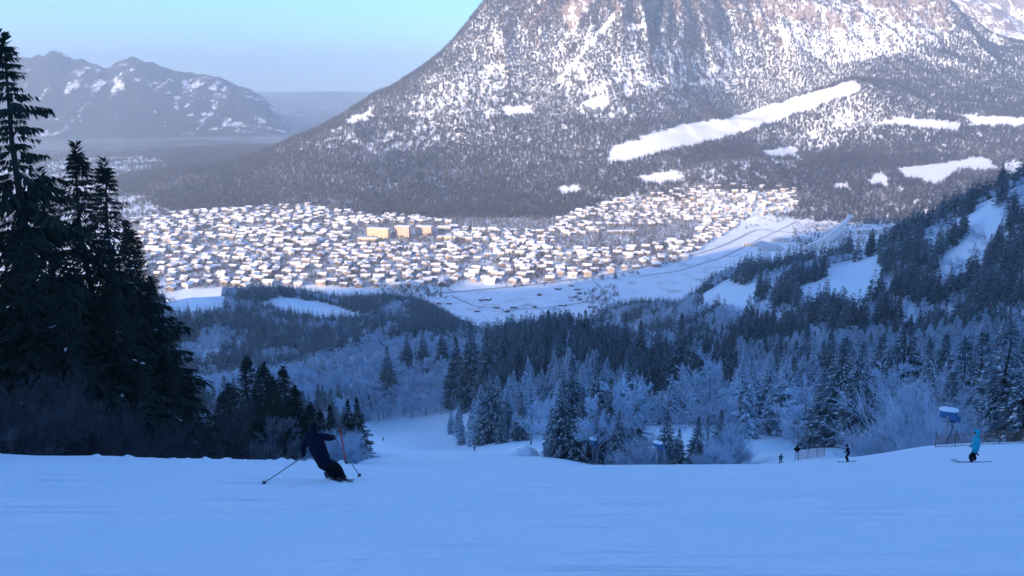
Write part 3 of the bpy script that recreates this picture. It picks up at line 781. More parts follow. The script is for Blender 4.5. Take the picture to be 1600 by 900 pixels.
ok &= ~((r < 130)) & ~((px < 740) & (px > 545) & (r < 500)) & ~((px <= 545) & (px > 300) & ((r < 150) | (py > 688))) & ~((r < 260) & (px > 700) & (px < 1150))
ok &= ~((r > 1300) & (px < 940))
ok &= g2.random(len(x)) < np.where((r > 520) & (px > 1250), 0.85, 0.93)
ok &= (fbm(x / 60, y / 60, 3) > -0.55)
x, y, z, px, py, r = [q[ok] for q in (x, y, z, px, py, r)]
n1 = fbm(x / 55 + 3, y / 55, 3); n2 = fbm(x / 25 - 7, y / 25, 2)
kind = np.full(len(x), 1)                                   # 0 dark, 1 frosted, 2 laden, 3 rimed leafless
kind[(px > 1150) & (r < 420)] = np.where(n2 > 0.28, 2, 1)[(px > 1150) & (r < 420)]
mid = (r >= 330) & (px > 560) & (px < 1150)
kind[mid] = np.where(n1 + 0.6 * n2 > 0.33, 1, 0)[mid]
lo = (px <= 760) & (r > 480) & (r < 680)
kind[lo] = np.where(n1 > 0.22, 1, 3)[lo]
lo2 = (px <= 640) & (r >= 680)
kind[lo2] = np.where(n1 + 0.5 * n2 > 0.22, 3, np.where(n2 > 0.25, 1, 0))[lo2]
sp_ = (px > 900) & (r >= 480)
kind[sp_] = np.where(n1 + 0.7 * n2 > -0.08, 3, 0)[sp_]
kind[(px < 330) & (r < 480)] = 0
lf = (px >= 330) & (px < 600) & (r < 480); kind[lf] = np.where(n1 > 0.12, 1, np.where(n2 > 0.12, 0, 3))[lf]
H = np.choose(kind, [17.0, 15.0, 15.5, 12.5]) * g2.uniform(0.6, 1.22, len(x)) * np.where(r > 900, 0.95, 1.0)
H = np.where((px > 1150) & (r < 420) & (kind != 3), H * 1.22, H)
H = np.where((px > 1150) & (r > 480), np.where(kind == 3, H * 0.62, H * 1.3), H)
# which of them show largest: sweep from near to far, keeping the covered height of each column
order = np.argsort(r)
topz = z + H
tpx, tpy = proj(x, y, topz)
cover = np.full(1600, 760.0)
for c in range(1600):
    cover[c] = 722 if c < 560 else (655 if c < 740 else 700)
cover[0:300] = np.interp(np.arange(300), [0, 60, 130, 240, 300], [60, 240, 230, 420, 640])
for kd, px_, ty, d in ISL + RGT:
    w_ = int(0.2 * (700 - ty)); cover[max(0, px_ - w_):px_ + w_] = np.minimum(cover[max(0, px_ - w_):px_ + w_], ty + 20)
show = np.zeros(len(x))
for i in order:
    wpx = max(1.5, 0.17 * H[i] * FPX / r[i])
    a, b = int(max(0, tpx[i] - wpx)), int(min(1600, tpx[i] + wpx + 1))
    if b <= a or tpx[i] < 0 or tpx[i] > 1600: continue
    c = np.minimum(cover[a:b], py[i]); vis_h = np.clip(c - tpy[i], 0, None).mean()
    show[i] = vis_h * (b - a)
    c0 = tpx[i]; tri = tpy[i] + np.abs(np.arange(a, b) - c0) / wpx * (py[i] - tpy[i]) * 0.8
    cover[a:b] = np.minimum(cover[a:b], tri)
rank = np.argsort(-show)
def where_label(kd, px_, r_):
    if kd == 3:
        if px_ < 760: return 'rimed_tree', 'frosted leafless tree along the far end of the lower ski run', 'frosted trees at the end of the lower run'
        return 'rimed_tree', 'frosted leafless tree on the misty spur beside the shaded meadow', 'frosted trees on the misty spur'
    t = ('dark green', 'frosted', 'snow-laden')[kd]
    if r_ > 560 and px_ > 900: return 'spruce_tree', t + ' spruce on the misty spur beside the shaded meadow', t + ' spruces on the misty spur'
    if px_ > 1150: return 'spruce_tree', t + ' spruce deep in the pale wood behind the snow gun', t + ' spruces in the pale wood'
    if px_ < 700: return 'spruce_tree', t + ' spruce in the hazy wood below the lower ski run', t + ' spruces below the lower run'
    return 'spruce_tree', t + ' spruce in the dark belt of forest above the valley meadows', t + ' spruces in the dark forest belt'
cnt = {}
single = np.zeros(len(x), bool)
for i in rank:
    if show[i] < 30: break
    c_ = 1 if kind[i] == 3 else 0
    if cnt.get(c_, 0) >= (200, 80)[c_]: continue
    cnt[c_] = cnt.get(c_, 0) + 1
    single[i] = True
    nm, lab, grp = where_label(int(kind[i]), px[i], r[i])
    kd = ('dark', 'frost', 'laden', 'rime')[kind[i]]
    plant(kd, int(g2.integers(0, 3)), x[i], y[i], z[i] - 0.15, H[i], g2.uniform(0, 6.28), nm, lab, 'tree', grp, g2.uniform(0.95, 1.25))
rest = ~single
def pack(sel, protos_of_kind, kinds_list):
    s = np.where(sel)[0]
    pi = np.array([protos_of_kind[kind[i]][int(g2.integers(0, len(protos_of_kind[kind[i]])))] for i in s])
    return np.stack([x[s], y[s], z[s] - 0.2, H[s], g2.uniform(0, 6.28, len(s)), pi, g2.uniform(0.9, 1.3, len(s))], 1)
near_list = PR['dark'] + PR['frost'] + PR['laden'] + PR['rime']
nk = {0: [0, 1, 2], 1: [3, 4, 5], 2: [6, 7, 8], 3: [9, 10, 11]}
scatter('forest', 'mixed forest of dark and frosted spruces below the ski run', 'forest', pack(rest & (r < 560), nk, near_list), near_list)
far_list = PR['far_dark'] + PR['far_frost'] + PR['far_rime']
fk = {0: [0, 1, 2], 1: [3, 4], 2: [3, 4], 3: [5, 6]}
scatter('hazy_forest', 'misty blue forest on the shaded knolls above the valley', 'forest', pack(rest & (r >= 560) & (px < 900), fk, far_list), far_list)
scatter('spur_forest', 'shaded forest covering the spur that runs down to the valley', 'forest', pack(rest & (r >= 560) & (px >= 900), fk, far_list), far_list)

# ------------------------------------------------------------------ forest on the big mountain
TOWN = [(205, 345), (300, 330), (480, 320), (560, 335), (640, 338), (720, 350), (860, 345), (960, 312), (1060, 298), (1180, 288), (1245, 296), (1245, 325), (1160, 345), (1100, 385), (1060, 412), (960, 425),
        (850, 440), (790, 445), (720, 440), (700, 452), (600, 452), (480, 447), (380, 450), (240, 456), (200, 440)]
g3 = np.random.default_rng(123)
MEADOW = [
    [(903, 160), (945, 149), (953, 165), (926, 173)],
    [(945, 252), (958, 228), (1060, 197), (1150, 182), (1250, 150), (1335, 125), (1346, 142), (1258, 174), (1205, 192), (1130, 218), (1050, 234), (978, 254)],
    [(1360, 192), (1410, 184), (1503, 192), (1500, 206), (1410, 198)], [(1500, 180), (1640, 186), (1640, 200), (1520, 196)],
    [(1400, 262), (1470, 256), (1535, 245), (1568, 268), (1500, 266), (1462, 290), (1410, 277)], [(1563, 256), (1640, 250), (1640, 275), (1575, 274)],
    [(1350, 284), (1380, 268), (1391, 292), (1365, 292)], [(1188, 236), (1250, 230), (1245, 246), (1200, 247)], [(1302, 287), (1325, 286), (1322, 297), (1305, 297)],
    [(990, 277), (1060, 266), (1068, 284), (1010, 287)], [(1080, 300), (1240, 300), (1240, 335), (1150, 340), (1080, 330)],
    [(541, 188), (580, 170), (583, 184), (545, 195)], [(782, 168), (830, 165), (832, 178), (790, 180)], [(984, 40), (1014, 35), (1010, 46), (986, 48)],
    [(868, 128), (930, 55), (975, 0), (982, 0), (936, 58), (874, 130)], [(870, 14), (908, 0), (928, 0), (893, 52)],
    [(868, 296), (905, 288), (908, 300), (880, 305)],
]
DENSE = [[(415, 242), (600, 140), (700, 76), (785, -5), (802, 0), (765, 60), (700, 112), (630, 160), (560, 172), (480, 222)],
         [(805, 30), (868, 40), (850, 140), (872, 225), (820, 262), (750, 258), (792, 150)], [(1342, 124), (1640, 120), (1640, 178), (1505, 172), (1430, 165), (1346, 146)],
         [(925, 190), (1010, 180), (1150, 140), (1330, 105), (1336, 124), (1150, 181), (958, 226)], [(440, 250), (860, 225), (930, 260), (860, 345), (300, 330)]]
ROCK = [[(1170, -20), (1475, -20), (1482, 55), (1400, 85), (1300, 104), (1235, 70), (1180, 40)]]
SPARSE = [
    [(470, 230), (545, 192), (565, 195), (545, 222), (520, 236)], [(545, 222), (690, 190), (725, 215), (640, 236), (570, 240)],
    [(630, 160), (760, 95), (840, 105), (800, 130), (700, 172), (640, 190)], [(880, 140), (1015, 128), (1010, 200), (950, 192), (890, 172)],
    [(700, 165), (830, 115), (840, 130), (760, 190)], [(870, 95), (1150, 70), (1170, 130), (1000, 140), (880, 140)],
    [(1090, 270), (1250, 220), (1340, 150), (1350, 190), (1250, 260), (1100, 310)], [(1450, 140), (1500, 135), (1500, 180), (1450, 175)],
    [(1190, 0), (1215, 0), (1232, 60), (1242, 102), (1234, 102), (1215, 50)], [(1300, 0), (1330, 0), (1328, 40), (1350, 80), (1340, 82), (1312, 40)],
    [(1412, 0), (1440, 0), (1446, 40), (1436, 72)], [(1240, 0), (1300, 0), (1310, 30), (1270, 22)], [(1340, 0), (1420, 0), (1430, 40), (1390, 55), (1345, 30)],
    [(330, 300), (400, 292), (395, 330), (340, 335)],
]
x, y = polar_points(480000, -35, 35, 2480, 5900, g3)
k = thin(x, y, 8.0); x, y = x[k], y[k]
run = np.maximum.accumulate((Z2 - CAM_Z) / R2, axis=1)
ii = np.clip(np.searchsorted(AZ, np.arctan2(x, y)) - 1, 0, NA - 1); jj = np.clip(np.searchsorted(RING, np.hypot(x, y)) - 1, 0, NR - 1)
z = ground(x, y); r = np.hypot(x, y)
seen = (z + 25 - CAM_Z) / r >= run[ii, jj] - 0.004
px, py = proj(x, y, z)
pr = 1.0 - 0.15 * sstep(600, 950, z)
stk = fbm(x / 14, y / 80, 3) + 0.6 * fbm(x / 60, y / 190, 3)
pr *= np.where(stk > 0.45 - 0.12 * sstep(300, 800, z), 0.22, 1.0)
jx, jy = 7 * fbm(x / 45, y / 45, 3), 4 * fbm(x / 45 + 9, y / 45, 3)
px, py = px + jx, py + jy
for po in SPARSE: pr = np.where(inpoly(px, py, po), pr * np.where(stk > 0.14, 0.12, 0.92), pr)
for po in ROCK: pr = np.where(inpoly(px, py, po), pr * np.where(stk > -0.25, 0.25, 0.9), pr)
for po in DENSE: pr = np.where(inpoly(px, py, po), np.where(stk > 0.75, 0.3, 1.0), pr)
for po in MEADOW: pr = np.where(inpoly(px, py, po), 0.0, pr)
pr = np.where((z < 8) & (px + 90 * fbm(x / 500, y / 500, 3) < 260), 0.12 + 0.3 * (fbm(x / 160, y / 300, 3) > 0.1), pr)
pr = np.where((z < 30) & (py > 296) & inpoly(px, py, TOWN), 0, pr)
ok = seen & (g3.random(len(x)) < pr)
x, y, z, px, py, r = [q[ok] for q in (x, y, z, px, py, r)]
br = (fbm(x / 220, y / 220, 3) + 0.4 * g3.normal(0, 1, len(x)) > 0.55) & (z < 420)
lst = PR['mt_dark'] + PR['town_bare']
pi = np.where(br, 3 + g3.integers(0, 3, len(x)), g3.integers(0, 3, len(x)))
pts = np.stack([x, y, z - 0.5, np.where(br, 12.0, 16.5) * g3.uniform(0.6, 1.25, len(x)), g3.uniform(0, 6.28, len(x)), pi, g3.uniform(1.0, 1.45, len(x))], 1)
scatter('mountain_forest', 'sunlit spruce forest clothing the big mountain and its foothills', 'forest', pts, lst)
N_MT = len(x)
print('hillside', int(rest.sum()), 'single', cnt, 'mountain trees', N_MT)

# ------------------------------------------------------------------ the town
M['roof_snow'] = plain('roof_snow', (0.84, 0.86, 0.90), 0.8, 0.08, 0.3)
WALLC = [(0.58, 0.53, 0.47), (0.66, 0.64, 0.61), (0.48, 0.38, 0.29), (0.52, 0.46, 0.40), (0.22, 0.16, 0.13), (0.50, 0.48, 0.46)]
WALLN = ['cream', 'white', 'ochre', 'beige', 'brown timber', 'pale grey']
for i, c in enumerate(WALLC): M['wall%d' % i] = plain('house_wall_%s' % WALLN[i].replace(' ', '_'), c, 0.85, 0.08, 0.6)
M['window_dark'] = plain('window_glass', (0.10, 0.11, 0.13), 0.25)
M['timber'] = plain('weathered_timber', (0.10, 0.075, 0.06), 0.9, 0.3, 2.0)
M['asphalt'] = plain('cleared_road', (0.42, 0.43, 0.46), 0.9, 0.15, 0.05)
M['concrete'] = plain('concrete', (0.42, 0.42, 0.42), 0.8, 0.1, 0.5)
M['yellow_wall'] = plain('warm_yellow_render', (0.74, 0.57, 0.34), 0.85, 0.06, 0.3)
M['peach_wall'] = plain('peach_render', (0.72, 0.52, 0.38), 0.85, 0.06, 0.3)

class MB:
    def __init__(s): s.v, s.f, s.m = [], [], []
    def add(s, v, f, m=0):
        n = len(s.v); s.v += [tuple(p) for p in v]; s.f += [tuple(i + n for i in q) for q in f]; s.m += [m] * len(f); return s
    def box(s, x0, x1, y0, y1, z0, z1, m=0):
        return s.add([(x, y, z) for z in (z0, z1) for y in (y0, y1) for x in (x0, x1)], [(0, 2, 3, 1), (4, 5, 7, 6), (0, 1, 5, 4), (2, 6, 7, 3), (0, 4, 6, 2), (1, 3, 7, 5)], m)
    def tube(s, pts, rad, n=8, m=0, cap=True):
        pts = [np.array(p, float) for p in pts]
        rad = rad if isinstance(rad, (list, tuple)) else [rad] * len(pts)
        rings = []
        for i, p in enumerate(pts):
            d = norm(pts[min(i + 1, len(pts) - 1)] - pts[max(i - 1, 0)])
            a = np.array([0, 0, 1.0]) if abs(d[2]) < 0.9 else np.array([1.0, 0, 0])
            u = norm(np.cross(d, a)); w_ = np.cross(d, u)
            rings.append([p + rad[i] * (math.cos(6.2832 * k / n) * u + math.sin(6.2832 * k / n) * w_) for k in range(n)])
        v = [q for r_ in rings for q in r_]
        f = [(i * n + k, i * n + (k + 1) % n, (i + 1) * n + (k + 1) % n, (i + 1) * n + k) for i in range(len(pts) - 1) for k in range(n)]
        if cap: f += [tuple(range(n))[::-1], tuple(range((len(pts) - 1) * n, len(pts) * n))]
        return s.add(v, f, m)
    def mesh(s, name, mats, smooth=False):
        me = bpy.data.meshes.new(name); me.from_pydata([tuple(map(float, p)) for p in s.v], [], s.f)
        for q in (mats if isinstance(mats, (list, tuple)) else [mats]): me.materials.append(q)
        me.polygons.foreach_set('material_index', s.m)
        if smooth: me.polygons.foreach_set('use_smooth', [True] * len(s.f))
        me.update()
        return me
def house_geo(w, l, h, rise, ov=1.3, th=0.75):
    """wall: a block with gable ends; roof: two thick snowy slabs"""
    a, b = w / 2, l / 2
    wall = MB().add([(-a, -b, -3), (a, -b, -3), (a, b, -3), (-a, b, -3), (-a, -b, h), (a, -b, h), (a, b, h), (-a, b, h), (0, -b, h + rise), (0, b, h + rise)],
                    [(0, 1, 5, 8, 4), (1, 2, 6, 5), (2, 3, 7, 9, 6), (3, 0, 4, 7)])
    sl = rise / a
    e, g_ = a + ov, b + ov
    ze = h - sl * ov
    roof = MB().add([(-e, -g_, ze + .05), (0, -g_, h + rise + .05), (e, -g_, ze + .05), (-e, -g_, ze + th), (0, -g_, h + rise + th), (e, -g_, ze + th),
                     (-e, g_, ze + .05), (0, g_, h + rise + .05), (e, g_, ze + .05), (-e, g_, ze + th), (0, g_, h + rise + th), (e, g_, ze + th)],
                    [(0, 1, 4, 3), (1, 2, 5, 4), (7, 6, 9, 10), (8, 7, 10, 11), (3, 4, 10, 9), (4, 5, 11, 10), (6, 0, 3, 9), (2, 8, 11, 5), (1, 0, 6, 7), (2, 1, 7, 8)])
    win = MB()
    for zz in (1.4, 4.2):
        if zz + 1.5 > h: continue
        for k in range(3):
            xx = (k - 1) * w * 0.29
            win.box(xx - .6, xx + .6, -b - .05, -b + .2, zz, zz + 1.4)
        for k in range(3):
            yy = (k - 1) * l * 0.3
            for sx_ in (-1, 1): win.box(*(sorted((sx_ * (a + .05), sx_ * (a - .2)))), yy - .6, yy + .6, zz, zz + 1.4)
    return wall, roof, win
HOUSES = []
gh = np.random.default_rng(5)
for i in range(6):
    for s_ in range(2):
        w_, l_ = (9.5, 12.0) if s_ == 0 else (12.0, 16.5)
        w_ *= gh.uniform(0.9, 1.15); l_ *= gh.uniform(0.9, 1.15)
        wl, rf, wi = house_geo(w_, l_, gh.uniform(5.0, 7.0) + 1.5 * s_, w_ * gh.uniform(0.17, 0.24))
        HOUSES.append(dict(i=i, s=s_, w=w_, l=l_, wallb=wl, roofb=rf, wall=wl.mesh('house_wall', M['wall%d' % i]), roof=rf.mesh('house_roof', M['roof_snow']), win=wi.mesh('house_windows', M['window_dark'])))
GREEN = [[(690, 338), (880, 338), (850, 362), (720, 358)], [(860, 372), (1010, 355), (1090, 345), (1085, 372), (960, 392), (880, 388)], [(940, 355), (1000, 352), (1000, 366), (945, 368)],
         [(545, 352), (690, 348), (700, 382), (545, 384)]]
cx_, cy_2 = polar_points(26000, -32, 32, 1420, 3150, gh)
cz_ = ground(cx_, cy_2); qx, qy = proj(cx_, cy_2, cz_)
ok = inpoly(qx, qy, TOWN)
cell, keep_ = {}, []
for i in np.where(ok)[0]:                      # houses keep their distance from each other
    a, b = int(cx_[i] // 21), int(cy_2[i] // 21)
    if any((cx_[i] - u) ** 2 + (cy_2[i] - v) ** 2 < 20.5 ** 2 for da in (-1, 0, 1) for db in (-1, 0, 1) for u, v in cell.get((a + da, b + db), ())): continue
    cell.setdefault((a, b), []).append((cx_[i], cy_2[i])); keep_.append(i)
hx, hy = cx_[keep_], cy_2[keep_]
hz = ground(hx, hy); hpx, hpy = proj(hx, hy, hz)
ok = inpoly(hpx, hpy, TOWN) & (np.hypot(hx, hy) > 1400)
for po in GREEN: ok &= ~inpoly(hpx, hpy, po)
ok &= (fbm(hx / 150, hy / 150, 3) > -0.42) & (gh.random(hx.size) < 0.90)
hx, hy, hz, hpx, hpy = [q[ok] for q in (hx, hy, hz, hpx, hpy)]
hr = np.hypot(hx, hy)
hv = gh.integers(0, len(HOUSES), len(hx))
dist_ang = 0.5 * fbm(hx / 400, hy / 400, 2)
ha = dist_ang + np.where(gh.random(len(hx)) < 0.62, 1.45, -0.1) + gh.normal(0, 0.1, len(hx))
ordh = np.argsort(hr)
hs_ = set(ordh[:300].tolist())
for i in ordh[:300]:
    H_ = HOUSES[hv[i]]
    e = bpy.data.objects.new('house', None); COL.objects.link(e); e.location = (hx[i], hy[i], hz[i]); e.rotation_euler[2] = ha[i]
    big = 'large' if H_['s'] else 'small'
    tag(e, '%s %s-walled house with a snow-covered gable roof in the valley town' % (big, WALLN[H_['i']]), 'house', '%s %s houses of the town' % (big, WALLN[H_['i']]))
    link('wall', H_['wall'], e); link('roof', H_['roof'], e)
    wn_ = link('window', H_['win'], e); wn_['kind'] = 'stuff'
V, F, FM = [], [], []
nv = 0
for i in ordh[300:]:
    H_ = HOUSES[hv[i]]; c, s = math.cos(ha[i]), math.sin(ha[i])
    for b_, mi in ((H_['wallb'], H_['i']), (H_['roofb'], 6)):
        v = np.array(b_.v); v = np.stack([v[:, 0] * c - v[:, 1] * s + hx[i], v[:, 0] * s + v[:, 1] * c + hy[i], v[:, 2] + hz[i]], 1)
        V.append(v); F += [tuple(q + nv for q in f) for f in b_.f]; FM += [mi] * len(b_.f); nv += len(v)
me = bpy.data.meshes.new('town_houses'); me.from_pydata(np.concatenate(V).tolist(), [], F)
for i in range(6): me.materials.append(M['wall%d' % i])
me.materials.append(M['roof_snow']); me.polygons.foreach_set('material_index', FM); me.update()
tag(link('town_houses', me), 'crowd of snow-roofed houses filling the far side of the town', 'town', kind='stuff')
# bare trees and a few spruces between the houses, woods along the town edge and the meadows
gt = np.random.default_rng(8)
x, y = polar_points(170000, -33, 33, 1330, 3100, gt)
k = thin(x, y, 5.6); x, y = x[k], y[k]
z = ground(x, y); px, py = proj(x, y, z)
inT = inpoly(px, py, TOWN)
pr = np.where(inT, 0.78 + 0.9 * np.clip(fbm(x / 90, y / 90, 3), -0.4, 0.6), 0.0)
for po in GREEN: pr = np.where(inpoly(px, py, po), 0.75, pr)
EDGE = [[(580, 440), (730, 446), (700, 470), (600, 462)], [(1240, 296), (1420, 300), (1420, 335), (1240, 345), (1160, 360)], [(1240, 350), (1440, 355), (1430, 380), (1300, 400), (1230, 395)], [(880, 470), (960, 440), (975, 480), (930, 490)], [(200, 445), (260, 440), (260, 470), (200, 470)], [(780, 444), (1000, 428), (1010, 434), (790, 452)]]
for q, po in enumerate(EDGE): pr = np.where(inpoly(px, py, po), (0.5, 0.55, 0.5, 0.4, 0.4, 0.35)[q] * (0.6 + 1.2 * np.clip(fbm(x / 60, y / 60, 3), -.4, .5)), pr)
hk = set(zip(np.round(hx / 11).astype(int).tolist(), np.round(hy / 11).astype(int).tolist()))
free = np.array([(int(round(a / 11)), int(round(b / 11))) not in hk for a, b in zip(x, y)])
ok = free & (gt.random(len(x)) < pr) & (z < 120)
x, y, z, px, py = [q[ok] for q in (x, y, z, px, py)]
con = fbm(x / 70, y / 70, 2) + 0.5 * gt.normal(0, 1, len(x)) > 0.75
pi = np.where(con, 3 + gt.integers(0, 3, len(x)), gt.integers(0, 3, len(x)))
scatter('town_trees', 'leafless brown trees between the houses and meadows of the valley', 'trees', np.stack([x, y, z - 0.3, np.where(con, 13.0, 9.0) * gt.uniform(0.6, 1.25, len(x)), gt.uniform(0, 6.28, len(x)), pi, gt.uniform(0.9, 1.2, len(x))], 1), PR['town_bare'] + PR['mt_dark'])

# three big warm-coloured blocks and other large buildings
def on_floor(px_, py_):
    """point where the ray through a pixel meets the valley floor"""
    d = 2000.0
    for _ in range(30):
        x_, y_, _z = at(px_, py_, d); d *= (CAM_Z - gz(x_, y_)) / (CAM_Z - _z)
    x_, y_, _z = at(px_, py_, d)
    return x_, y_, gz(x_, y_)
def block(px_, py_, w_, dep, h, yaw, wall, label, bays=7, storeys=7, cat='building', group=None, name='apartment_block'):
    x_, y_, z_ = on_floor(px_, py_)
    e = bpy.data.objects.new(name, None); COL.objects.link(e); e.location = (x_, y_, z_); e.rotation_euler[2] = yaw
    tag(e, label, cat, group)
    link('wall', MB().box(-w_ / 2, w_ / 2, 0, dep, -2, h).mesh('block_wall', M[wall]), e)
    link('roof', MB().box(-w_ / 2 - .6, w_ / 2 + .6, -.6, dep + .6, h + .02, h + 1.1).mesh('block_roof', M['roof_snow']), e)
    if bays:
        bw = w_ / bays
        wm = MB().box(-bw * .27, bw * .27, -.12, .3, 0, h / storeys * .5).mesh('block_window', M['window_dark'])
        for b_ in range(bays):
            for s_ in range(storeys):
                link('window', wm, e, (-w_ / 2 + bw * (b_ + .5), 0, h / storeys * (s_ + .3)))
    return e
block(590, 373.5, 56, 16, 25, -0.33, 'yellow_wall', 'long warm yellow apartment block with a flat snowy roof in the sunlit town', 9, 6)
block(628, 372, 37, 18, 28, -0.33, 'peach_wall', 'square peach-coloured apartment block standing between two other blocks', 6, 7)
block(662, 368.5, 40, 16, 23, -0.33, 'peach_wall', 'peach-coloured apartment block with a pale roof edge beside the terraced buildings', 7, 6)
block(574, 379, 50, 14, 10, -0.33, 'yellow_wall', 'low yellow wing in front of the long yellow block', 8, 3)
block(698, 376, 46, 14, 9, -0.25, 'yellow_wall', 'low yellow terrace building in front of the peach blocks', 7, 3)
block(694, 362, 34, 14, 13, -0.25, 'wall3', 'stepped beige building beside the peach blocks', 5, 4)
block(484, 384, 34, 16, 17, -0.2, 'wall5', 'grey slab building among the small houses', 5, 4)
block(1219, 378, 42, 16, 8, -0.15, 'wall1', 'long white hall beside the ski jump stadium', 6, 2)
block(1362, 366, 52, 30, 11, 0.2, 'wall1', 'wide white hall on the snowy ground behind the ski jump', 7, 2)
block(1172, 385, 30, 12, 7, -0.3, 'wall0', 'low cream shed along the valley road', 4, 2)
block(972, 366, 70, 14, 8, 0.1, 'wall0', 'long cream school building before the foothill woods', 9, 2)
block(838, 388, 46, 12, 8, -0.1, 'wall2', 'long ochre row building among the houses', 7, 2)

# hay huts on the shaded meadow
hb = [house_geo(w_, l_, 2.8, w_ * .22, .5, .45) for w_, l_ in ((6.0, 8.0), (7.5, 11.0))]
hut_m = [(a.mesh('hut_wall', M['timber']), b.mesh('hut_roof', M['roof_snow'])) for a, b, _ in hb]
for i, (px_, py_) in enumerate(((752, 470), (762, 469), (745, 487), (792, 487), (776, 481), (803, 481), (835, 480), (879, 478), (924, 480), (843, 461), (893, 447), (902, 453), (905, 459), (899, 465), (906, 468), (686, 475), (702, 475), (872, 452), (556, 468))):
    x_, y_, z_ = on_floor(px_, py_)
    e = bpy.data.objects.new('hay_hut', None); COL.objects.link(e); e.location = (x_, y_, z_); e.rotation_euler[2] = gh.uniform(-.4, .4) + (1.5 if i % 3 else 0)
    tag(e, 'small dark timber hay hut with snowy roof on the shaded valley meadow', 'hut', 'hay huts on the meadow')
    a, b = hut_m[i % 2]; link('wall', a, e); link('roof', b, e)

# roads on the valley floor
def road(name, pix, wid, label):
    P = np.array([on_floor(*p)[:2] for p in pix]); t = np.linspace(0, len(P) - 1, 90)
    c = np.stack([np.interp(t, range(len(P)), P[:, q]) for q in (0, 1)], 1)
    for _ in range(6): c[1:-1] = (c[:-2] + c[1:-1] * 2 + c[2:]) / 4
    d = norm(np.gradient(c, axis=0)); n = np.stack([-d[:, 1], d[:, 0]], 1)
    cols = []
    for s in (-.5, 0, .5):
        q = c + n * wid * s; cols.append(np.concatenate([q, (ground(q[:, 0], q[:, 1]) + 0.35)[:, None]], 1))
    v = np.stack(cols, 1).reshape(-1, 3)
    f = [(i * 3 + k, i * 3 + k + 1, i * 3 + k + 4, i * 3 + k + 3) for i in range(89) for k in (0, 1)]
    tag(link(name, mesh_from(name, v, np.array(f), M['asphalt'])), label, 'road', kind='structure')
road('road', [(1245, 332), (1180, 358), (1120, 388), (1050, 408), (960, 428), (860, 442), (760, 452), (690, 458)], 9, 'valley road curving along the edge of the town')
road('track', [(705, 462), (740, 478), (790, 484), (850, 482), (930, 470), (945, 455), (930, 442)], 5, 'narrow track crossing the shaded meadow')
road('side_road', [(1245, 345), (1190, 372), (1130, 402), (1060, 424), (1000, 432)], 6, 'second road running below the railway wood')

# ski jump beside its stadium
def ski_jump():
    bx, by, bz = on_floor(1252, 392)
    d0 = math.hypot(bx, by)
    e = bpy.data.objects.new('ski_jump', None); COL.objects.link(e); e.location = (bx, by, bz)
    tag(e, 'tall ski jump tower with a curved pale cantilever inrun above its stadium', 'ski jump')
    sc_ = d0 / FPX * 1.03
    # local x right along the photo, y away; curve of the inrun from take-off to the start house
    T = np.linspace(0, 1, 15)
    def top(t): return np.array([(-8 + 82 * t) * sc_, 34 * t, (4 + 10 * t + 34 * t * t) * sc_])
    def low(t): return np.array([(12 + 64 * t) * sc_, 34 * t, (-8 + 6 * t + 46 * t ** 1.7) * sc_])
    hw = 4.0
    deck = MB(); 
    for a, b in zip(T[:-1], T[1:]):
        p, q = top(a), top(b)
        deck.add([p + (0, -hw, 0), p + (0, hw, 0), q + (0, hw, 0), q + (0, -hw, 0), p + (0, -hw, -1), p + (0, hw, -1), q + (0, hw, -1), q + (0, -hw, -1)], [(0, 3, 2, 1), (0, 4, 7, 3), (1, 2, 6, 5), (4, 5, 6, 7)])
    link('inrun', deck.mesh('inrun', M['roof_snow']), e)
    for sgn in (-1, 1):
        for a, b in zip(T[:-1], T[1:]):
            p, q, p2, q2 = top(a) - (0, 0, .9), top(b) - (0, 0, .9), low(a), low(b)
            g_ = (q - p) * 0.025
            v = [p + g_, q - g_, q2 - g_, p2 + g_]
            m_ = MB().add([u + (0, sgn * hw, 0) for u in v] + [u + (0, sgn * (hw - .3), 0) for u in v], [(0, 1, 2, 3), (7, 6, 5, 4), (0, 4, 5, 1), (1, 5, 6, 2), (2, 6, 7, 3), (3, 7, 4, 0)])
            link('side_panel', m_.mesh('side_panel', M['panel']), e)
    tp = top(1.0)
    link('start_house', MB().box(tp[0] - 3, tp[0] + 8, tp[1] - 5, tp[1] + 5, tp[2] - 3.5, tp[2] + 3).mesh('start_house', M['panel']), e)
    for t in (0.30, 0.72):
        p = low(t); link('support_leg', MB().tube([(p[0] + 6, p[1], -4), (p[0], p[1], p[2] + 1)], 1.1, 8).mesh('support_leg', M['concrete']), e)
M['panel'] = plain('pale_cladding_panels', (0.62, 0.66, 0.64), 0.45, 0.06, 0.2)
ski_jump()
def stand(px_, py_, w_, tiers, yaw, label):
    x_, y_, z_ = on_floor(px_, py_)
    e = bpy.data.objects.new('spectator_stand', None); COL.objects.link(e); e.location = (x_, y_, z_); e.rotation_euler[2] = yaw
    tag(e, label, 'stand', 'stadium stands')
    for k in range(tiers):
        link('tier', MB().box(-w_ / 2, w_ / 2, k * 4.0, k * 4.0 + 4.02, -1, 1.2 + k * 1.5).mesh('tier', M['concrete']), e)
        link('tier_snow', MB().box(-w_ / 2, w_ / 2, k * 4.0 + .6, k * 4.0 + 3.9, 1.22 + k * 1.5, 1.55 + k * 1.5).mesh('tier_snow', M['roof_snow']), e)
stand(1212, 392, 60, 6, 0.5, 'long tiered spectator stand at the foot of the ski jump')
stand(1196, 384, 50, 5, 0.9, 'shorter angled spectator stand across from the ski jump')
stand(1300, 362, 70, 5, -0.2, 'snow-covered stand behind the ski jump tower')

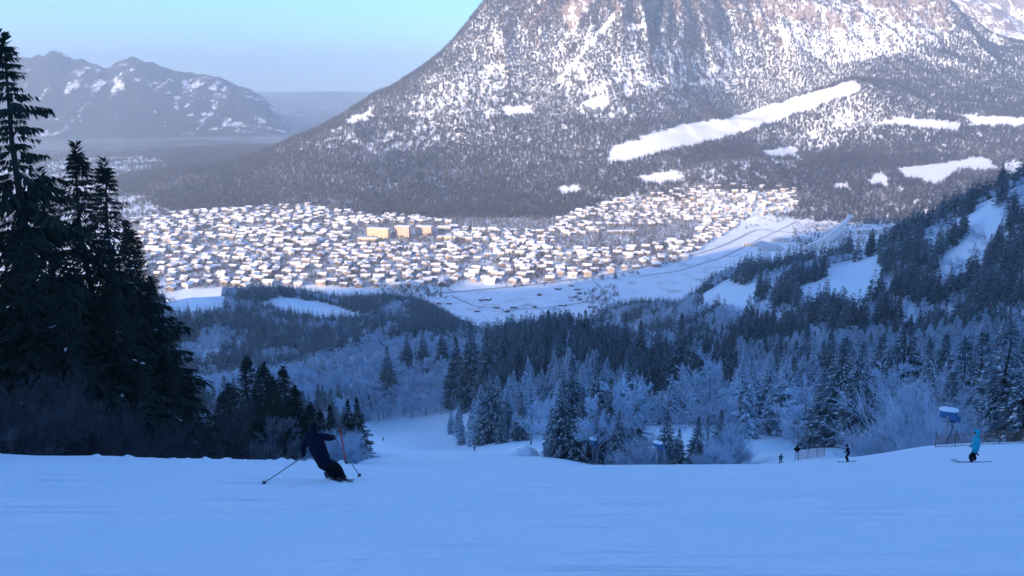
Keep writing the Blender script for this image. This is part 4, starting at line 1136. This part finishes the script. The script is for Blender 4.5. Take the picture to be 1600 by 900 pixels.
# ------------------------------------------------------------------ things on and beside the ski run
def solve_row(px_, py_, d0=4.0, d1=700.0):
    """nearest ground point seen at a photo pixel"""
    ds = np.exp(np.linspace(math.log(d0), math.log(d1), 3000))
    v = ray(px_, py_); x_, y_ = v[0] * ds, v[1] * ds
    below = (CAM_Z + v[2] * ds) < ground(x_, y_)
    k_ = int(np.argmax(below)) if below.any() else len(ds) - 1
    return x_[k_], y_[k_], gz(x_[k_], y_[k_]), ds[k_]
M['navy'] = plain('navy_jacket', (0.005, 0.008, 0.024), 0.75, 0.2, 6, 0.3, 30)
M['black_cloth'] = plain('black_trousers', (0.006, 0.007, 0.011), 0.8, 0.2, 6, 0.3, 30)
M['turquoise'] = plain('turquoise_jacket', (0.02, 0.40, 0.52), 0.7, 0.12, 6, 0.3, 30)
M['teal_dark'] = plain('dull_blue_jacket', (0.03, 0.10, 0.14), 0.7, 0.12, 6)
M['helmet'] = plain('dark_helmet', (0.008, 0.009, 0.014), 0.5)
for k_ in ('helmet', 'navy', 'black_cloth', 'turquoise', 'teal_dark'): M[k_].node_tree.nodes['Principled BSDF'].inputs['Specular IOR Level'].default_value = 0.08
M['skin'] = plain('skin', (0.55, 0.36, 0.27), 0.6)
M['boot'] = plain('boot_plastic', (0.02, 0.02, 0.025), 0.4)
M['goggle'] = plain('goggle_lens', (0.02, 0.02, 0.03), 0.15)
M['ski'] = plain('ski_topsheet', (0.03, 0.035, 0.045), 0.4, 0.3, 3)
M['pole_metal'] = plain('pole_metal', (0.16, 0.17, 0.19), 0.45)
M['red'] = plain('red_marker_paint', (0.62, 0.035, 0.03), 0.5, 0.15, 3)
M['gun_blue'] = plain('blue_machine_paint', (0.04, 0.14, 0.30), 0.5, 0.2, 2)
M['steel'] = plain('galvanised_steel', (0.30, 0.32, 0.35), 0.5, 0.15, 3, metal=0.6)
M['net'] = plain('orange_net', (0.55, 0.20, 0.12), 0.8, 0.2, 2)
M['net_brown'] = plain('brown_net', (0.24, 0.15, 0.11), 0.8, 0.2, 2)
M['wood_post'] = plain('wooden_post', (0.16, 0.11, 0.08), 0.85, 0.3, 4)
M['white_snow'] = plain('piled_snow', (0.84, 0.93, 0.97), 0.7, 0.04, 2, 0.5, 5)

def skin_body(name, J, E, mats, zones, parent, sub=2):
    """J: joint -> (x, y, z, rx, ry); E: edges; first joint is the root. zones(face centre) -> material index"""
    names = list(J); vi = {n: i for i, n in enumerate(names)}
    me = bpy.data.meshes.new(name); me.from_pydata([J[n][:3] for n in names], [(vi[a], vi[b]) for a, b in E], [])
    o = bpy.data.objects.new(name, me); COL.objects.link(o)
    md = o.modifiers.new('skin', 'SKIN'); md.use_smooth_shade = True
    for n in names:
        sv = me.skin_vertices[0].data[vi[n]]; sv.radius = (J[n][3], J[n][4]); sv.use_root = (n == names[0])
    ss = o.modifiers.new('sub', 'SUBSURF'); ss.levels = ss.render_levels = sub
    dg = bpy.context.evaluated_depsgraph_get(); dg.update()
    m2 = bpy.data.meshes.new_from_object(o.evaluated_get(dg))
    bpy.data.objects.remove(o); bpy.data.meshes.remove(me)
    m2.name = name
    m2.materials.clear()
    for q in mats: m2.materials.append(q)
    for p in m2.polygons: p.material_index = zones(p.center); p.use_smooth = True
    return link(name, m2, parent)
def ellip(c, r, n=12, m=8, squash=None):
    b = MB(); v = []; f = []
    for i in range(m + 1):
        ph = math.pi * i / m
        for k in range(n):
            a = 6.2832 * k / n; v.append((c[0] + r[0] * math.sin(ph) * math.cos(a), c[1] + r[1] * math.sin(ph) * math.sin(a), c[2] + r[2] * math.cos(ph)))
    for i in range(m):
        for k in range(n): f.append((i * n + k, (i + 1) * n + k, (i + 1) * n + (k + 1) % n, i * n + (k + 1) % n))
    return b.add(v, f)
def ski_mesh(a, b, up, wid=0.085, th=0.022):
    """a shaped ski from tail a to tip b (tip turned up)"""
    a, b, up = np.array(a, float), np.array(b, float), np.array(up, float)
    d = b - a; s = norm(np.cross(d, up)); up = norm(np.cross(s, d))
    B = MB(); R_ = []
    for t in np.linspace(0, 1, 13):
        w_ = wid * (0.5 + 0.14 * (2 * t - 1) ** 2) * (1 if t < 0.93 else 0.55) * (1 if t > 0.02 else .8)
        lift = 0.14 * max(0, (t - 0.88) / 0.12) ** 1.6 + 0.02 * max(0, (0.06 - t) / 0.06)
        p = a + d * t + up * lift; R_.append([p - s * w_, p + s * w_, p + s * w_ + up * th, p - s * w_ + up * th])
    v = [q for r_ in R_ for q in r_]
    f = [(i * 4 + k, i * 4 + (k + 1) % 4, i * 4 + 4 + (k + 1) % 4, i * 4 + 4 + k) for i in range(12) for k in range(4)] + [(3, 2, 1, 0), (48, 49, 50, 51)]
    return B.add(v, f).mesh('ski', M['ski'])
def hand(parent, c, grip, up, name='glove', r=0.045):
    """a gloved fist closed on a pole: palm and five curled fingers"""
    c, g_ = np.array(c, float), norm(np.array(grip, float)); u = norm(np.cross(g_, np.array(up, float) + .01)); w_ = np.cross(g_, u)
    b = ellip((0, 0, 0), (r, r * .62, r * 1.05), 10, 6)
    b.v = [tuple(c + q[0] * w_ * .9 + q[1] * u + q[2] * g_) for q in b.v]
    for k in range(4):
        o = c + g_ * r * (.75 - .5 * k); L = (.9, 1.0, .95, .8)[k] * r
        b.tube([o + w_ * r * .7, o + w_ * r * .95 + u * L * .7, o + w_ * r * .35 + u * L * 1.25, o - w_ * r * .25 + u * L * 1.05], [r * .27, r * .27, r * .24, r * .18], 6)
    b.tube([c + g_ * r * .7 - w_ * r * .2, c + g_ * r * 1.1 + u * r * .5, c + g_ * r * .7 + u * r * 1.1 + w_ * r * .3], [r * .3, r * .27, r * .2], 6)
    return link(name, b.mesh(name, M['boot'], True), parent)
def pole(a, b, label, name='ski_pole'):
    """grip a, tip b"""
    a, b = np.array(a, float), np.array(b, float); d = norm(b - a)
    e = bpy.data.objects.new(name, None); COL.objects.link(e); e.location = tuple(b)
    tag(e, label, 'ski pole')
    A = a - b
    link('shaft', MB().tube([A, (0, 0, 0)], [.015, .012], 6).mesh('shaft', M['pole_metal']), e)
    link('grip', MB().tube([A - d * .06, A + d * .10], [.019, .016], 8).mesh('grip', M['boot']), e)
    link('basket', MB().tube([-d * .09, -d * .075], [.05, .05], 10).mesh('basket', M['boot']), e)

def head_parts(p, c, facing, helmet='helmet', r=0.115, hood=None):
    """helmet, goggles and a nose on the head at c; facing is a horizontal direction"""
    c = np.array(c, float); f = norm(np.array(facing, float)); s = np.array([-f[1], f[0], 0])
    h = ellip((0, 0, 0), (r * 1.08, r * 1.22, r * 1.12), 14, 9)
    h.v = [tuple(c + q[0] * s + q[1] * f + np.array([0, 0, q[2] + .035])) for q in h.v if True]
    keep = [q for q in h.f if np.mean([np.dot(np.array(h.v[i]) - c, f) for i in q]) < r * .55 or np.mean([h.v[i][2] for i in q]) > c[2] + r * .55]
    h.f = keep; h.m = [0] * len(keep)
    hm = link(helmet if hood is None else 'hood', h.mesh('helmet', M['helmet'] if hood is None else hood, True), p)
    g_ = MB()
    pts = [c + (math.sin(a) * s + math.cos(a) * f) * r * 1.04 + np.array([0, 0, .02]) for a in np.linspace(-1.1, 1.1, 9)]
    g_.tube(pts, .036, 8); link('goggles', g_.mesh('goggles', M['goggle'], True), p)
    n_ = ellip(tuple(c + f * r * 1.0 - np.array([0, 0, .035])), (.016, .016, .024), 8, 6); link('nose', n_.mesh('nose', M['skin'], True), p)

# --- skier in navy leaning into a turn
def skier_navy():
    x0, y0, z0, d0 = solve_row(528, 751)
    f = (y0 * CP - (z0 - CAM_Z) * SP) / FPX          # metres per photo pixel here
    p = bpy.data.objects.new('person', None); COL.objects.link(p); p.location = (x0, y0, z0)
    tag(p, 'skier in dark navy jacket and black trousers leaning hard into a turn', 'person')
    def L(px_, py_, dy): return ((px_ - 528) * f, dy, (751 - py_) * f * 1.06)
    J = {}
    def j(n, px_, py_, dy, rx, ry=None): J[n] = (*L(px_, py_, dy), rx, ry or rx)
    j('pelvis', 505, 719, -.02, .19, .16)
    j('waist', 500, 709, .06, .195, .16); j('chest', 495, 694, .14, .225, .17); j('neck0', 492, 682, .19, .10); j('neck', 490.5, 679, .24, .085); j('head', 489.5, 674, .30, .088, .10); j('crown', 489, 669, .31, .07)
    j('shl', 481, 686, .18, .105); j('ell', 473, 704, .20, .085); j('wrl', 471, 719, .34, .062); j('hdl', 470.6, 722.5, .36, .042)
    j('shr', 504, 686, .18, .105); j('elr', 516, 690, .24, .09); j('wrr', 518, 694, .46, .062); j('hdr', 518.5, 695.5, .50, .042)
    j('hipl', 506, 725, 0, .15); j('knl', 513, 737, .20, .125); j('anl', 522, 747, .03, .10); j('tol', 523.5, 750, .17, .050)
    j('hipr', 513, 724, 0, .15); j('knr', 525, 736, .20, .125); j('anr', 535, 747, .03, .10); j('tor', 537.5, 750, .17, .050)
    E = [('pelvis', 'waist'), ('waist', 'chest'), ('chest', 'neck0'), ('neck0', 'neck'), ('neck', 'head'), ('head', 'crown'), ('chest', 'shl'), ('shl', 'ell'), ('ell', 'wrl'), ('wrl', 'hdl'), ('chest', 'shr'), ('shr', 'elr'), ('elr', 'wrr'), ('wrr', 'hdr'),
         ('pelvis', 'hipl'), ('hipl', 'knl'), ('knl', 'anl'), ('anl', 'tol'), ('pelvis', 'hipr'), ('hipr', 'knr'), ('knr', 'anr'), ('anr', 'tor')]
    hem = L(0, 724, 0)[2]; ft = L(0, 745.5, 0)[2]; nk = L(0, 678, 0)[2]
    skin_body('body', J, E, [M['navy'], M['black_cloth'], M['boot'], M['skin']], lambda c: 2 if c.z < ft else (3 if c.z > nk and c.y > J['head'][1] + .03 else (1 if c.z < hem and c.x > J['hipl'][0] - .16 else 0)), p)
    head_parts(p, np.array(J['head'][:3]) + (0, 0, .0), (-.15, 1, 0))
    sl = -0.40
    for nm in ('tol', 'tor'):
        c = np.array(J[nm][:3]); dv = norm(np.array([-.50, 1.0, sl * 1.0])); c0 = np.array([c[0], .08, .08 * sl + .012])
        k_ = -.02 if nm == 'tol' else .0
        link('ski', ski_mesh(c0 - dv * .78, c0 + dv * .92, (-.45, .3, 1)), p)
    for h_, w_ in (('hdl', 'wrl'), ('hdr', 'wrr')):
        tipd = np.array([-.8, -.1, -.6]) if h_ == 'hdl' else np.array([.7, .1, -.7])
        hand(p, J[h_][:3], -tipd, (0, 1, 0))
    o = np.array([x0, y0, z0])
    tl = at(408.5, 757, 1)   # the tips touch the snow
    xl, yl, zl, _ = solve_row(409, 757); xr, yr, zr, _ = solve_row(563, 745)
    pole(o + np.array(J['hdl'][:3]) , (xl, yl, zl), 'thin ski pole trailing from the navy skier\'s lowered hand')
    pole(o + np.array(J['hdr'][:3]) , (xr, yr, zr), 'thin ski pole planted from the navy skier\'s raised arm beside the red pole')
skier_navy()
def skier_turquoise():
    x0, y0, z0, d0 = solve_row(1519, 722.5)
    f = (y0 * CP - (z0 - CAM_Z) * SP) / FPX
    p = bpy.data.objects.new('person', None); COL.objects.link(p); p.location = (x0, y0, z0)
    tag(p, 'skier in a bright turquoise hooded jacket and dark trousers crossing the slope', 'person')
    k = 1.06
    def L(px_, py_, dy): return ((px_ - 1519) * f, dy, (722.5 - py_) * f * k)
    J = {}
    def j(n, px_, py_, dy, rx, ry=None): J[n] = (*L(px_, py_, dy), rx, ry or rx)
    j('pelvis', 1521, 702, 0, .17, .16); j('waist', 1522, 696, 0, .175, .16); j('chest', 1522, 686, 0, .19, .17); j('neck0', 1521.5, 681, 0, .12); j('neck', 1521.3, 679, 0, .07); j('head', 1520.8, 676, 0, .09, .10); j('crown', 1520.5, 673.6, 0, .07)
    j('shl', 1520, 683, -.19, .075); j('ell', 1519, 692, -.27, .06); j('wrl', 1514.5, 700, -.26, .045); j('hdl', 1513.5, 701, -.26, .04)
    j('shr', 1522.5, 683, .19, .075); j('elr', 1524.5, 692, .27, .06); j('wrr', 1520, 700, .28, .045); j('hdr', 1519, 701, .28, .04)
    j('hipl', 1519, 706, -.10, .12); j('knl', 1512.5, 711.5, -.12, .095); j('anl', 1516, 719, -.12, .085); j('tol', 1513.5, 721.3, -.12, .052)
    j('hipr', 1524, 706, .10, .12); j('knr', 1522, 711.5, .14, .095); j('anr', 1525.5, 719, .12, .085); j('tor', 1522, 721.3, .12, .052)
    E = [('pelvis', 'waist'), ('waist', 'chest'), ('chest', 'neck0'), ('neck0', 'neck'), ('neck', 'head'), ('head', 'crown'), ('chest', 'shl'), ('shl', 'ell'), ('ell', 'wrl'), ('wrl', 'hdl'), ('chest', 'shr'), ('shr', 'elr'), ('elr', 'wrr'), ('wrr', 'hdr'),
         ('pelvis', 'hipl'), ('hipl', 'knl'), ('knl', 'anl'), ('anl', 'tol'), ('pelvis', 'hipr'), ('hipr', 'knr'), ('knr', 'anr'), ('anr', 'tor')]
    hem = L(0, 705, 0)[2]; ft = L(0, 717.5, 0)[2]; nk = L(0, 679.5, 0)[2]
    skin_body('body', J, E, [M['turquoise'], M['black_cloth'], M['boot'], M['skin']], lambda c: 2 if c.z < ft else (1 if c.z < hem else (3 if c.z > nk and c.x < J['head'][0] - .03 else 0)), p)
    head_parts(p, np.array(J['head'][:3]), (-1, .25, 0), hood=M['turquoise'])
    for nm in ('tol', 'tor'):
        c = np.array(J[nm][:3]); c0 = np.array([c[0] + .12, c[1], -.36 * c[1] * 1.05 + .01]); dv = norm(np.array([-1, .03, -.015]))
        link('ski', ski_mesh(c0 - dv * .72, c0 + dv * .95, (0, .36, 1)), p)
    o = np.array([x0, y0, z0])
    for h_, (tx, ty) in (('hdl', (1541, 721)), ('hdr', (1562, 711))):
        xt, yt, zt, _ = solve_row(tx, ty)
        a_ = o + np.array(J[h_][:3]); t_ = np.array([xt, yt, zt]); t_ = a_ + norm(t_ - a_) * 1.15
        t_[2] = max(t_[2], gz(t_[0], t_[1]) + .02)
        hand(p, J[h_][:3], a_ - t_, (0, 0, 1))
        pole(a_, t_, 'ski pole %s the turquoise skier' % ('held low behind the near side of' if h_ == 'hdl' else 'trailing on the far side of'))
skier_turquoise()
def small_skier(px_, py_, h_px, jacket, label, yaw, crouch=0.8):
    x0, y0, z0, d0 = solve_row(px_, py_)
    f = (y0 * CP - (z0 - CAM_Z) * SP) / FPX
    s = min(1.12, max(0.8, h_px * f / (1.7 * crouch)))
    p = bpy.data.objects.new('person', None); COL.objects.link(p); p.location = (x0, y0, z0); p.rotation_euler[2] = yaw; p.scale = (s, s, s)
    tag(p, label, 'person')
    c = crouch
    J = {'pelvis': (0, 0, .88 * c, .16, .15), 'chest': (0, .14, 1.28 * c, .19, .15), 'neck': (0, .20, 1.45 * c, .065, .065), 'head': (0, .24, 1.58 * c + .02, .10, .11), 'crown': (0, .24, 1.66 * c + .03, .08, .08)}
    E = [('pelvis', 'chest'), ('chest', 'neck'), ('neck', 'head'), ('head', 'crown')]
    for n, sg in (('l', -1), ('r', 1)):
        J['sh' + n] = (.22 * sg, .15, 1.36 * c, .08, .08); J['el' + n] = (.30 * sg, .18, 1.10 * c, .06, .06); J['ha' + n] = (.30 * sg, .45, 1.0 * c, .045, .045)
        J['hi' + n] = (.11 * sg, .02, .80 * c, .11, .11); J['kn' + n] = (.13 * sg, .22, .48 * c, .08, .08); J['an' + n] = (.13 * sg, 0, .10, .065, .065); J['to' + n] = (.13 * sg, .15, .05, .05, .05)
        E += [('chest', 'sh' + n), ('sh' + n, 'el' + n), ('el' + n, 'ha' + n), ('pelvis', 'hi' + n), ('hi' + n, 'kn' + n), ('kn' + n, 'an' + n), ('an' + n, 'to' + n)]
    skin_body('body', J, E, [jacket, M['black_cloth'], M['boot'], M['skin']], lambda q: 1 if q.z < .86 * c else (3 if q.z > 1.47 * c else 0), p, 1)
    head_parts(p, (0, .24, 1.58 * c + .03), (0, 1, 0))
    sl = (gz(x0 - math.sin(yaw) * .8, y0 + math.cos(yaw) * .8) - z0) / .8
    for sg in (-1, 1):
        link('ski', ski_mesh((.13 * sg, -.75, -.75 * sl + .015), (.13 * sg, .95, .95 * sl + .015), (0, -sl, 1)), p)
    return p
small_skier(1325, 722, 24, M['navy'], 'dark clad skier standing upright on the crest of the slope', 0.9, 0.97)
small_skier(1219, 724, 13, M['teal_dark'], 'crouching skier in dull blue beside the small dark sign', -0.6, 0.75)
small_skier(741, 705, 8, M['navy'], 'tiny dark skier descending the lower run past the spruce island', -0.3, 0.85)
small_skier(599, 689, 6, M['navy'], 'tiny distant skier on the lower run near the frosted wood', 0.4, 0.85)

# --- red marker pole
x_, y_, z_, _ = solve_row(541, 725)
f_ = (y_ * CP - (z_ - CAM_Z) * SP) / FPX
e = bpy.data.objects.new('marker_pole', None); COL.objects.link(e); e.location = (x_, y_, z_)
tag(e, 'thin red piste marker pole leaning at the crest behind the navy skier', 'marker pole')
tp_ = np.array([-8.5 * f_, .1, 56 * f_ * 1.06])
link('shaft', MB().tube([(0, 0, -.3), tp_ * .5, tp_], [.028, .027, .024], 8).mesh('shaft', M['red'], True), e)
link('tip', MB().tube([tp_ * 1.001, tp_ * 1.03], [.024, .012], 8).mesh('tip', M['red'], True), e)
link('foot', MB().tube([(0, 0, -.05), (0, 0, .10)], [.06, .035], 8).mesh('foot', M['black_cloth'], True), e)

# --- snow guns on their masts
def snow_gun(px_, head_py, d, size, yaw, label, mast_r=.09):
    v = ray(px_, head_py); x_, y_, zh = v[0] * d, v[1] * d, CAM_Z + v[2] * d
    z_ = gz(x_, y_); h = max(1.2, zh - z_)
    e = bpy.data.objects.new('snow_gun', None); COL.objects.link(e); e.location = (x_, y_, z_); e.rotation_euler[2] = yaw
    tag(e, label, 'snow gun')
    s = size
    link('mast', MB().tube([(0, 0, -.4), (0, 0, h - .42 * s)], [mast_r * 1.3, mast_r], 10).mesh('mast', M['steel'], True), e)
    pf = link('platform', MB().box(-.5 * s, .5 * s, -.3 * s, .3 * s, h - .46 * s, h - .41 * s).mesh('platform', M['steel']), e)
    yk = MB()
    for sg in (-1, 1): yk.box(-.07 * s, .07 * s, sg * .40 * s - .03 * s, sg * .40 * s + .03 * s, h - .41 * s, h + .06 * s)
    link('yoke', yk.mesh('yoke', M['steel']), e)
    n = 18; prof = [(-.55, .30), (-.50, .36), (-.2, .36), (.25, .31), (.45, .33), (.52, .30), (.50, .24), (.2, .22), (-.45, .22)]
    b = MB(); vv = [(t * s, r_ * s * math.cos(6.2832 * k / n), h + r_ * s * math.sin(6.2832 * k / n) + t * s * .18) for t, r_ in prof for k in range(n)]
    b.add(vv, [(i * n + k, i * n + (k + 1) % n, (i + 1) * n + (k + 1) % n, (i + 1) * n + k) for i in range(len(prof) - 1) for k in range(n)])
    br_ = link('barrel', b.mesh('barrel', M['gun_blue'], True), e)
    link('fan_hub', MB().tube([(-.42 * s, 0, h - .07 * s), (.1 * s, 0, h + .02 * s)], [.10 * s, .05 * s], 10).mesh('fan_hub', M['steel'], True), br_)
    for k in range(6):
        a = 6.2832 * k / 6; link('fan_blade', MB().box(-.40 * s, -.36 * s, -.04 * s, .04 * s, .06 * s, .2 * s).mesh('fan_blade', M['steel']), br_).matrix_local = Matrix.Translation((0, 0, h - .05 * s)) @ Matrix.Rotation(a, 4, 'X')
    link('control_box', MB().box(-.75 * s, -.56 * s, -.2 * s, .2 * s, h - .38 * s, h + .1 * s).mesh('control_box', M['gun_blue']), e)
    # snow lying on top of the barrel
    c = ellip((0, 0, h + .36 * s), (.62 * s, .40 * s, .17 * s), 14, 8)
    c.v = [(q[0] + .03 * s * math.sin(9 * q[1] / s), q[1] + .03 * s * math.sin(7 * q[0] / s), max(q[2], h + .28 * s) + .02 * s * math.sin(8 * q[0] / s + 5 * q[1] / s)) for q in c.v]
    link('snow_cap', c.mesh('snow_cap', M['white_snow'], True), e)
    for sg in (-1, 1): link('hose', MB().tube([(-.2 * s, .2 * sg * s, h - .4 * s), (-.35 * s, .3 * sg * s, h - .9 * s), (-.1, .12 * sg, h * .35), (-.15, .1 * sg, -.1)], .03, 6).mesh('hose', M['black_cloth'], True), e)
snow_gun(1482, 648, 86, 1.35, 2.6, 'large blue snow gun capped with snow on a mast beside the netting')
snow_gun(1028, 696, 98, 1.05, 2.4, 'blue snow gun with a thick snow cap before the wooded island')
snow_gun(927, 690, 112, 1.1, 2.0, 'snow gun half hidden among the island spruces')
snow_gun(851, 692, 168, 1.0, 1.2, 'small snow gun at the lower tip of the wooded island')

# --- netting, sign, snow pile
def netting(pix, h, net, label, post_extra=.25):
    P = [solve_row(*q)[:3] for q in pix]
    e = bpy.data.objects.new('safety_net', None); COL.objects.link(e); e.location = P[0]
    tag(e, label, 'safety net')
    o = np.array(P[0]); Q = [np.array(q) - o for q in P]
    for q in Q: link('post', MB().tube([q + (0, 0, -.3), q + (0, 0, h + post_extra)], .03, 7).mesh('post', M['wood_post'], True), e)
    b = MB()
    for a, c in zip(Q[:-1], Q[1:]):
        n = 14
        def pt(t, u):
            q = a + (c - a) * t; sag = .22 * h * math.sin(math.pi * t)
            return q + np.array([0, 0, .05 + u * (h - sag)])
        for i in range(n + 1): b.tube([pt(i / n, 0), pt(i / n, 1)], .010, 4)
        for u in (0, .2, .4, .6, .8, 1):
            b.tube([pt(i / n, u) for i in range(n + 1)], .012 if 0 < u < 1 else .018, 4)
    m_ = link('mesh_net', b.mesh('mesh_net', M[net]), e); m_['kind'] = 'stuff'
netting([(1461, 699), (1492, 698), (1530, 695), (1562, 694), (1598, 693)], 1.0, 'net_brown', 'brownish safety net on posts below the large snow gun')
netting([(1247, 718), (1262, 717), (1276, 714), (1288, 712)], 1.15, 'net', 'orange safety net along the edge of the lower run beside the dark sign')
x_, y_, z_, d_ = solve_row(1244, 719)
e = bpy.data.objects.new('piste_sign', None); COL.objects.link(e); e.location = (x_, y_, z_)
tag(e, 'small dark diamond-shaped sign board on two posts at the run edge', 'sign')
for sg in (-1, 1): link('post', MB().tube([(sg * .12, 0, -.3), (sg * .12, 0, 1.0)], .035, 7).mesh('post', M['wood_post'], True), e)
link('board', MB().add([(0, -.04, 1.75), (.42, -.04, 1.36), (0, -.04, .95), (-.42, -.04, 1.36), (0, .0, 1.75), (.42, 0, 1.36), (0, 0, .95), (-.42, 0, 1.36)], [(0, 3, 2, 1), (4, 5, 6, 7), (0, 1, 5, 4), (1, 2, 6, 5), (2, 3, 7, 6), (3, 0, 4, 7)]).mesh('board', M['black_cloth']), e)
x_, y_, z_, d_ = solve_row(812, 711)
n = 26; v = []; f = []
f_ = (y_ * CP - (z_ - CAM_Z) * SP) / FPX
for i in range(n):
    for k in range(n):
        u, w_ = i / (n - 1) * 2 - 1, k / (n - 1) * 2 - 1
        px_, py_ = u * 26 * f_ * 1.2, w_ * 3.0
        hgt = 19 * f_ * max(0, 1 - (abs(u) ** 2.6 + abs(w_) ** 2.6)) ** .55 * (1 + .18 * math.sin(3 * u + 1) + .1 * math.sin(9 * u + 4 * w_)) * (0.75 + 0.25 * u)
        v.append((px_, py_, gz(x_ + px_, y_ + py_) - z_ - .12 + hgt))
for i in range(n - 1):
    for k in range(n - 1): f.append((i * n + k, (i + 1) * n + k, (i + 1) * n + k + 1, i * n + k + 1))
tag(link('snow_pile', mesh_from('snow_pile', np.array(v), np.array(f), M['white_snow'], True), None, (x_, y_, z_)), 'rounded pile of snow on the lower run before the spruce island', 'snow pile')

# ------------------------------------------------------------------ the air
def haze_box():
    s, z0, z1 = 22500.0, -60.0, float(Z2.max()) + 60
    v = [(x, y, z) for z in (z0, z1) for y in (-s, s) for x in (-s, s)]
    f = [(0, 2, 3, 1), (4, 5, 7, 6), (0, 1, 5, 4), (2, 6, 7, 3), (0, 4, 6, 2), (1, 3, 7, 5)]
    m = bpy.data.materials.new('haze'); m.use_nodes = True
    nt = m.node_tree
    for n in list(nt.nodes): nt.nodes.remove(n)
    out = node(nt, 'ShaderNodeOutputMaterial'); pv = node(nt, 'ShaderNodeVolumePrincipled')
    pv.inputs['Color'].default_value = (*HAZE_COLOR, 1)
    pv.inputs['Density'].default_value = HAZE_DENSITY
    pv.inputs['Anisotropy'].default_value = 0.55
    nt.links.new(pv.outputs[0], out.inputs['Volume'])
    tag(link('haze', mesh_from('haze', v, f, m)), 'thin blue winter haze filling the valley', 'haze', kind='stuff')
haze_box()
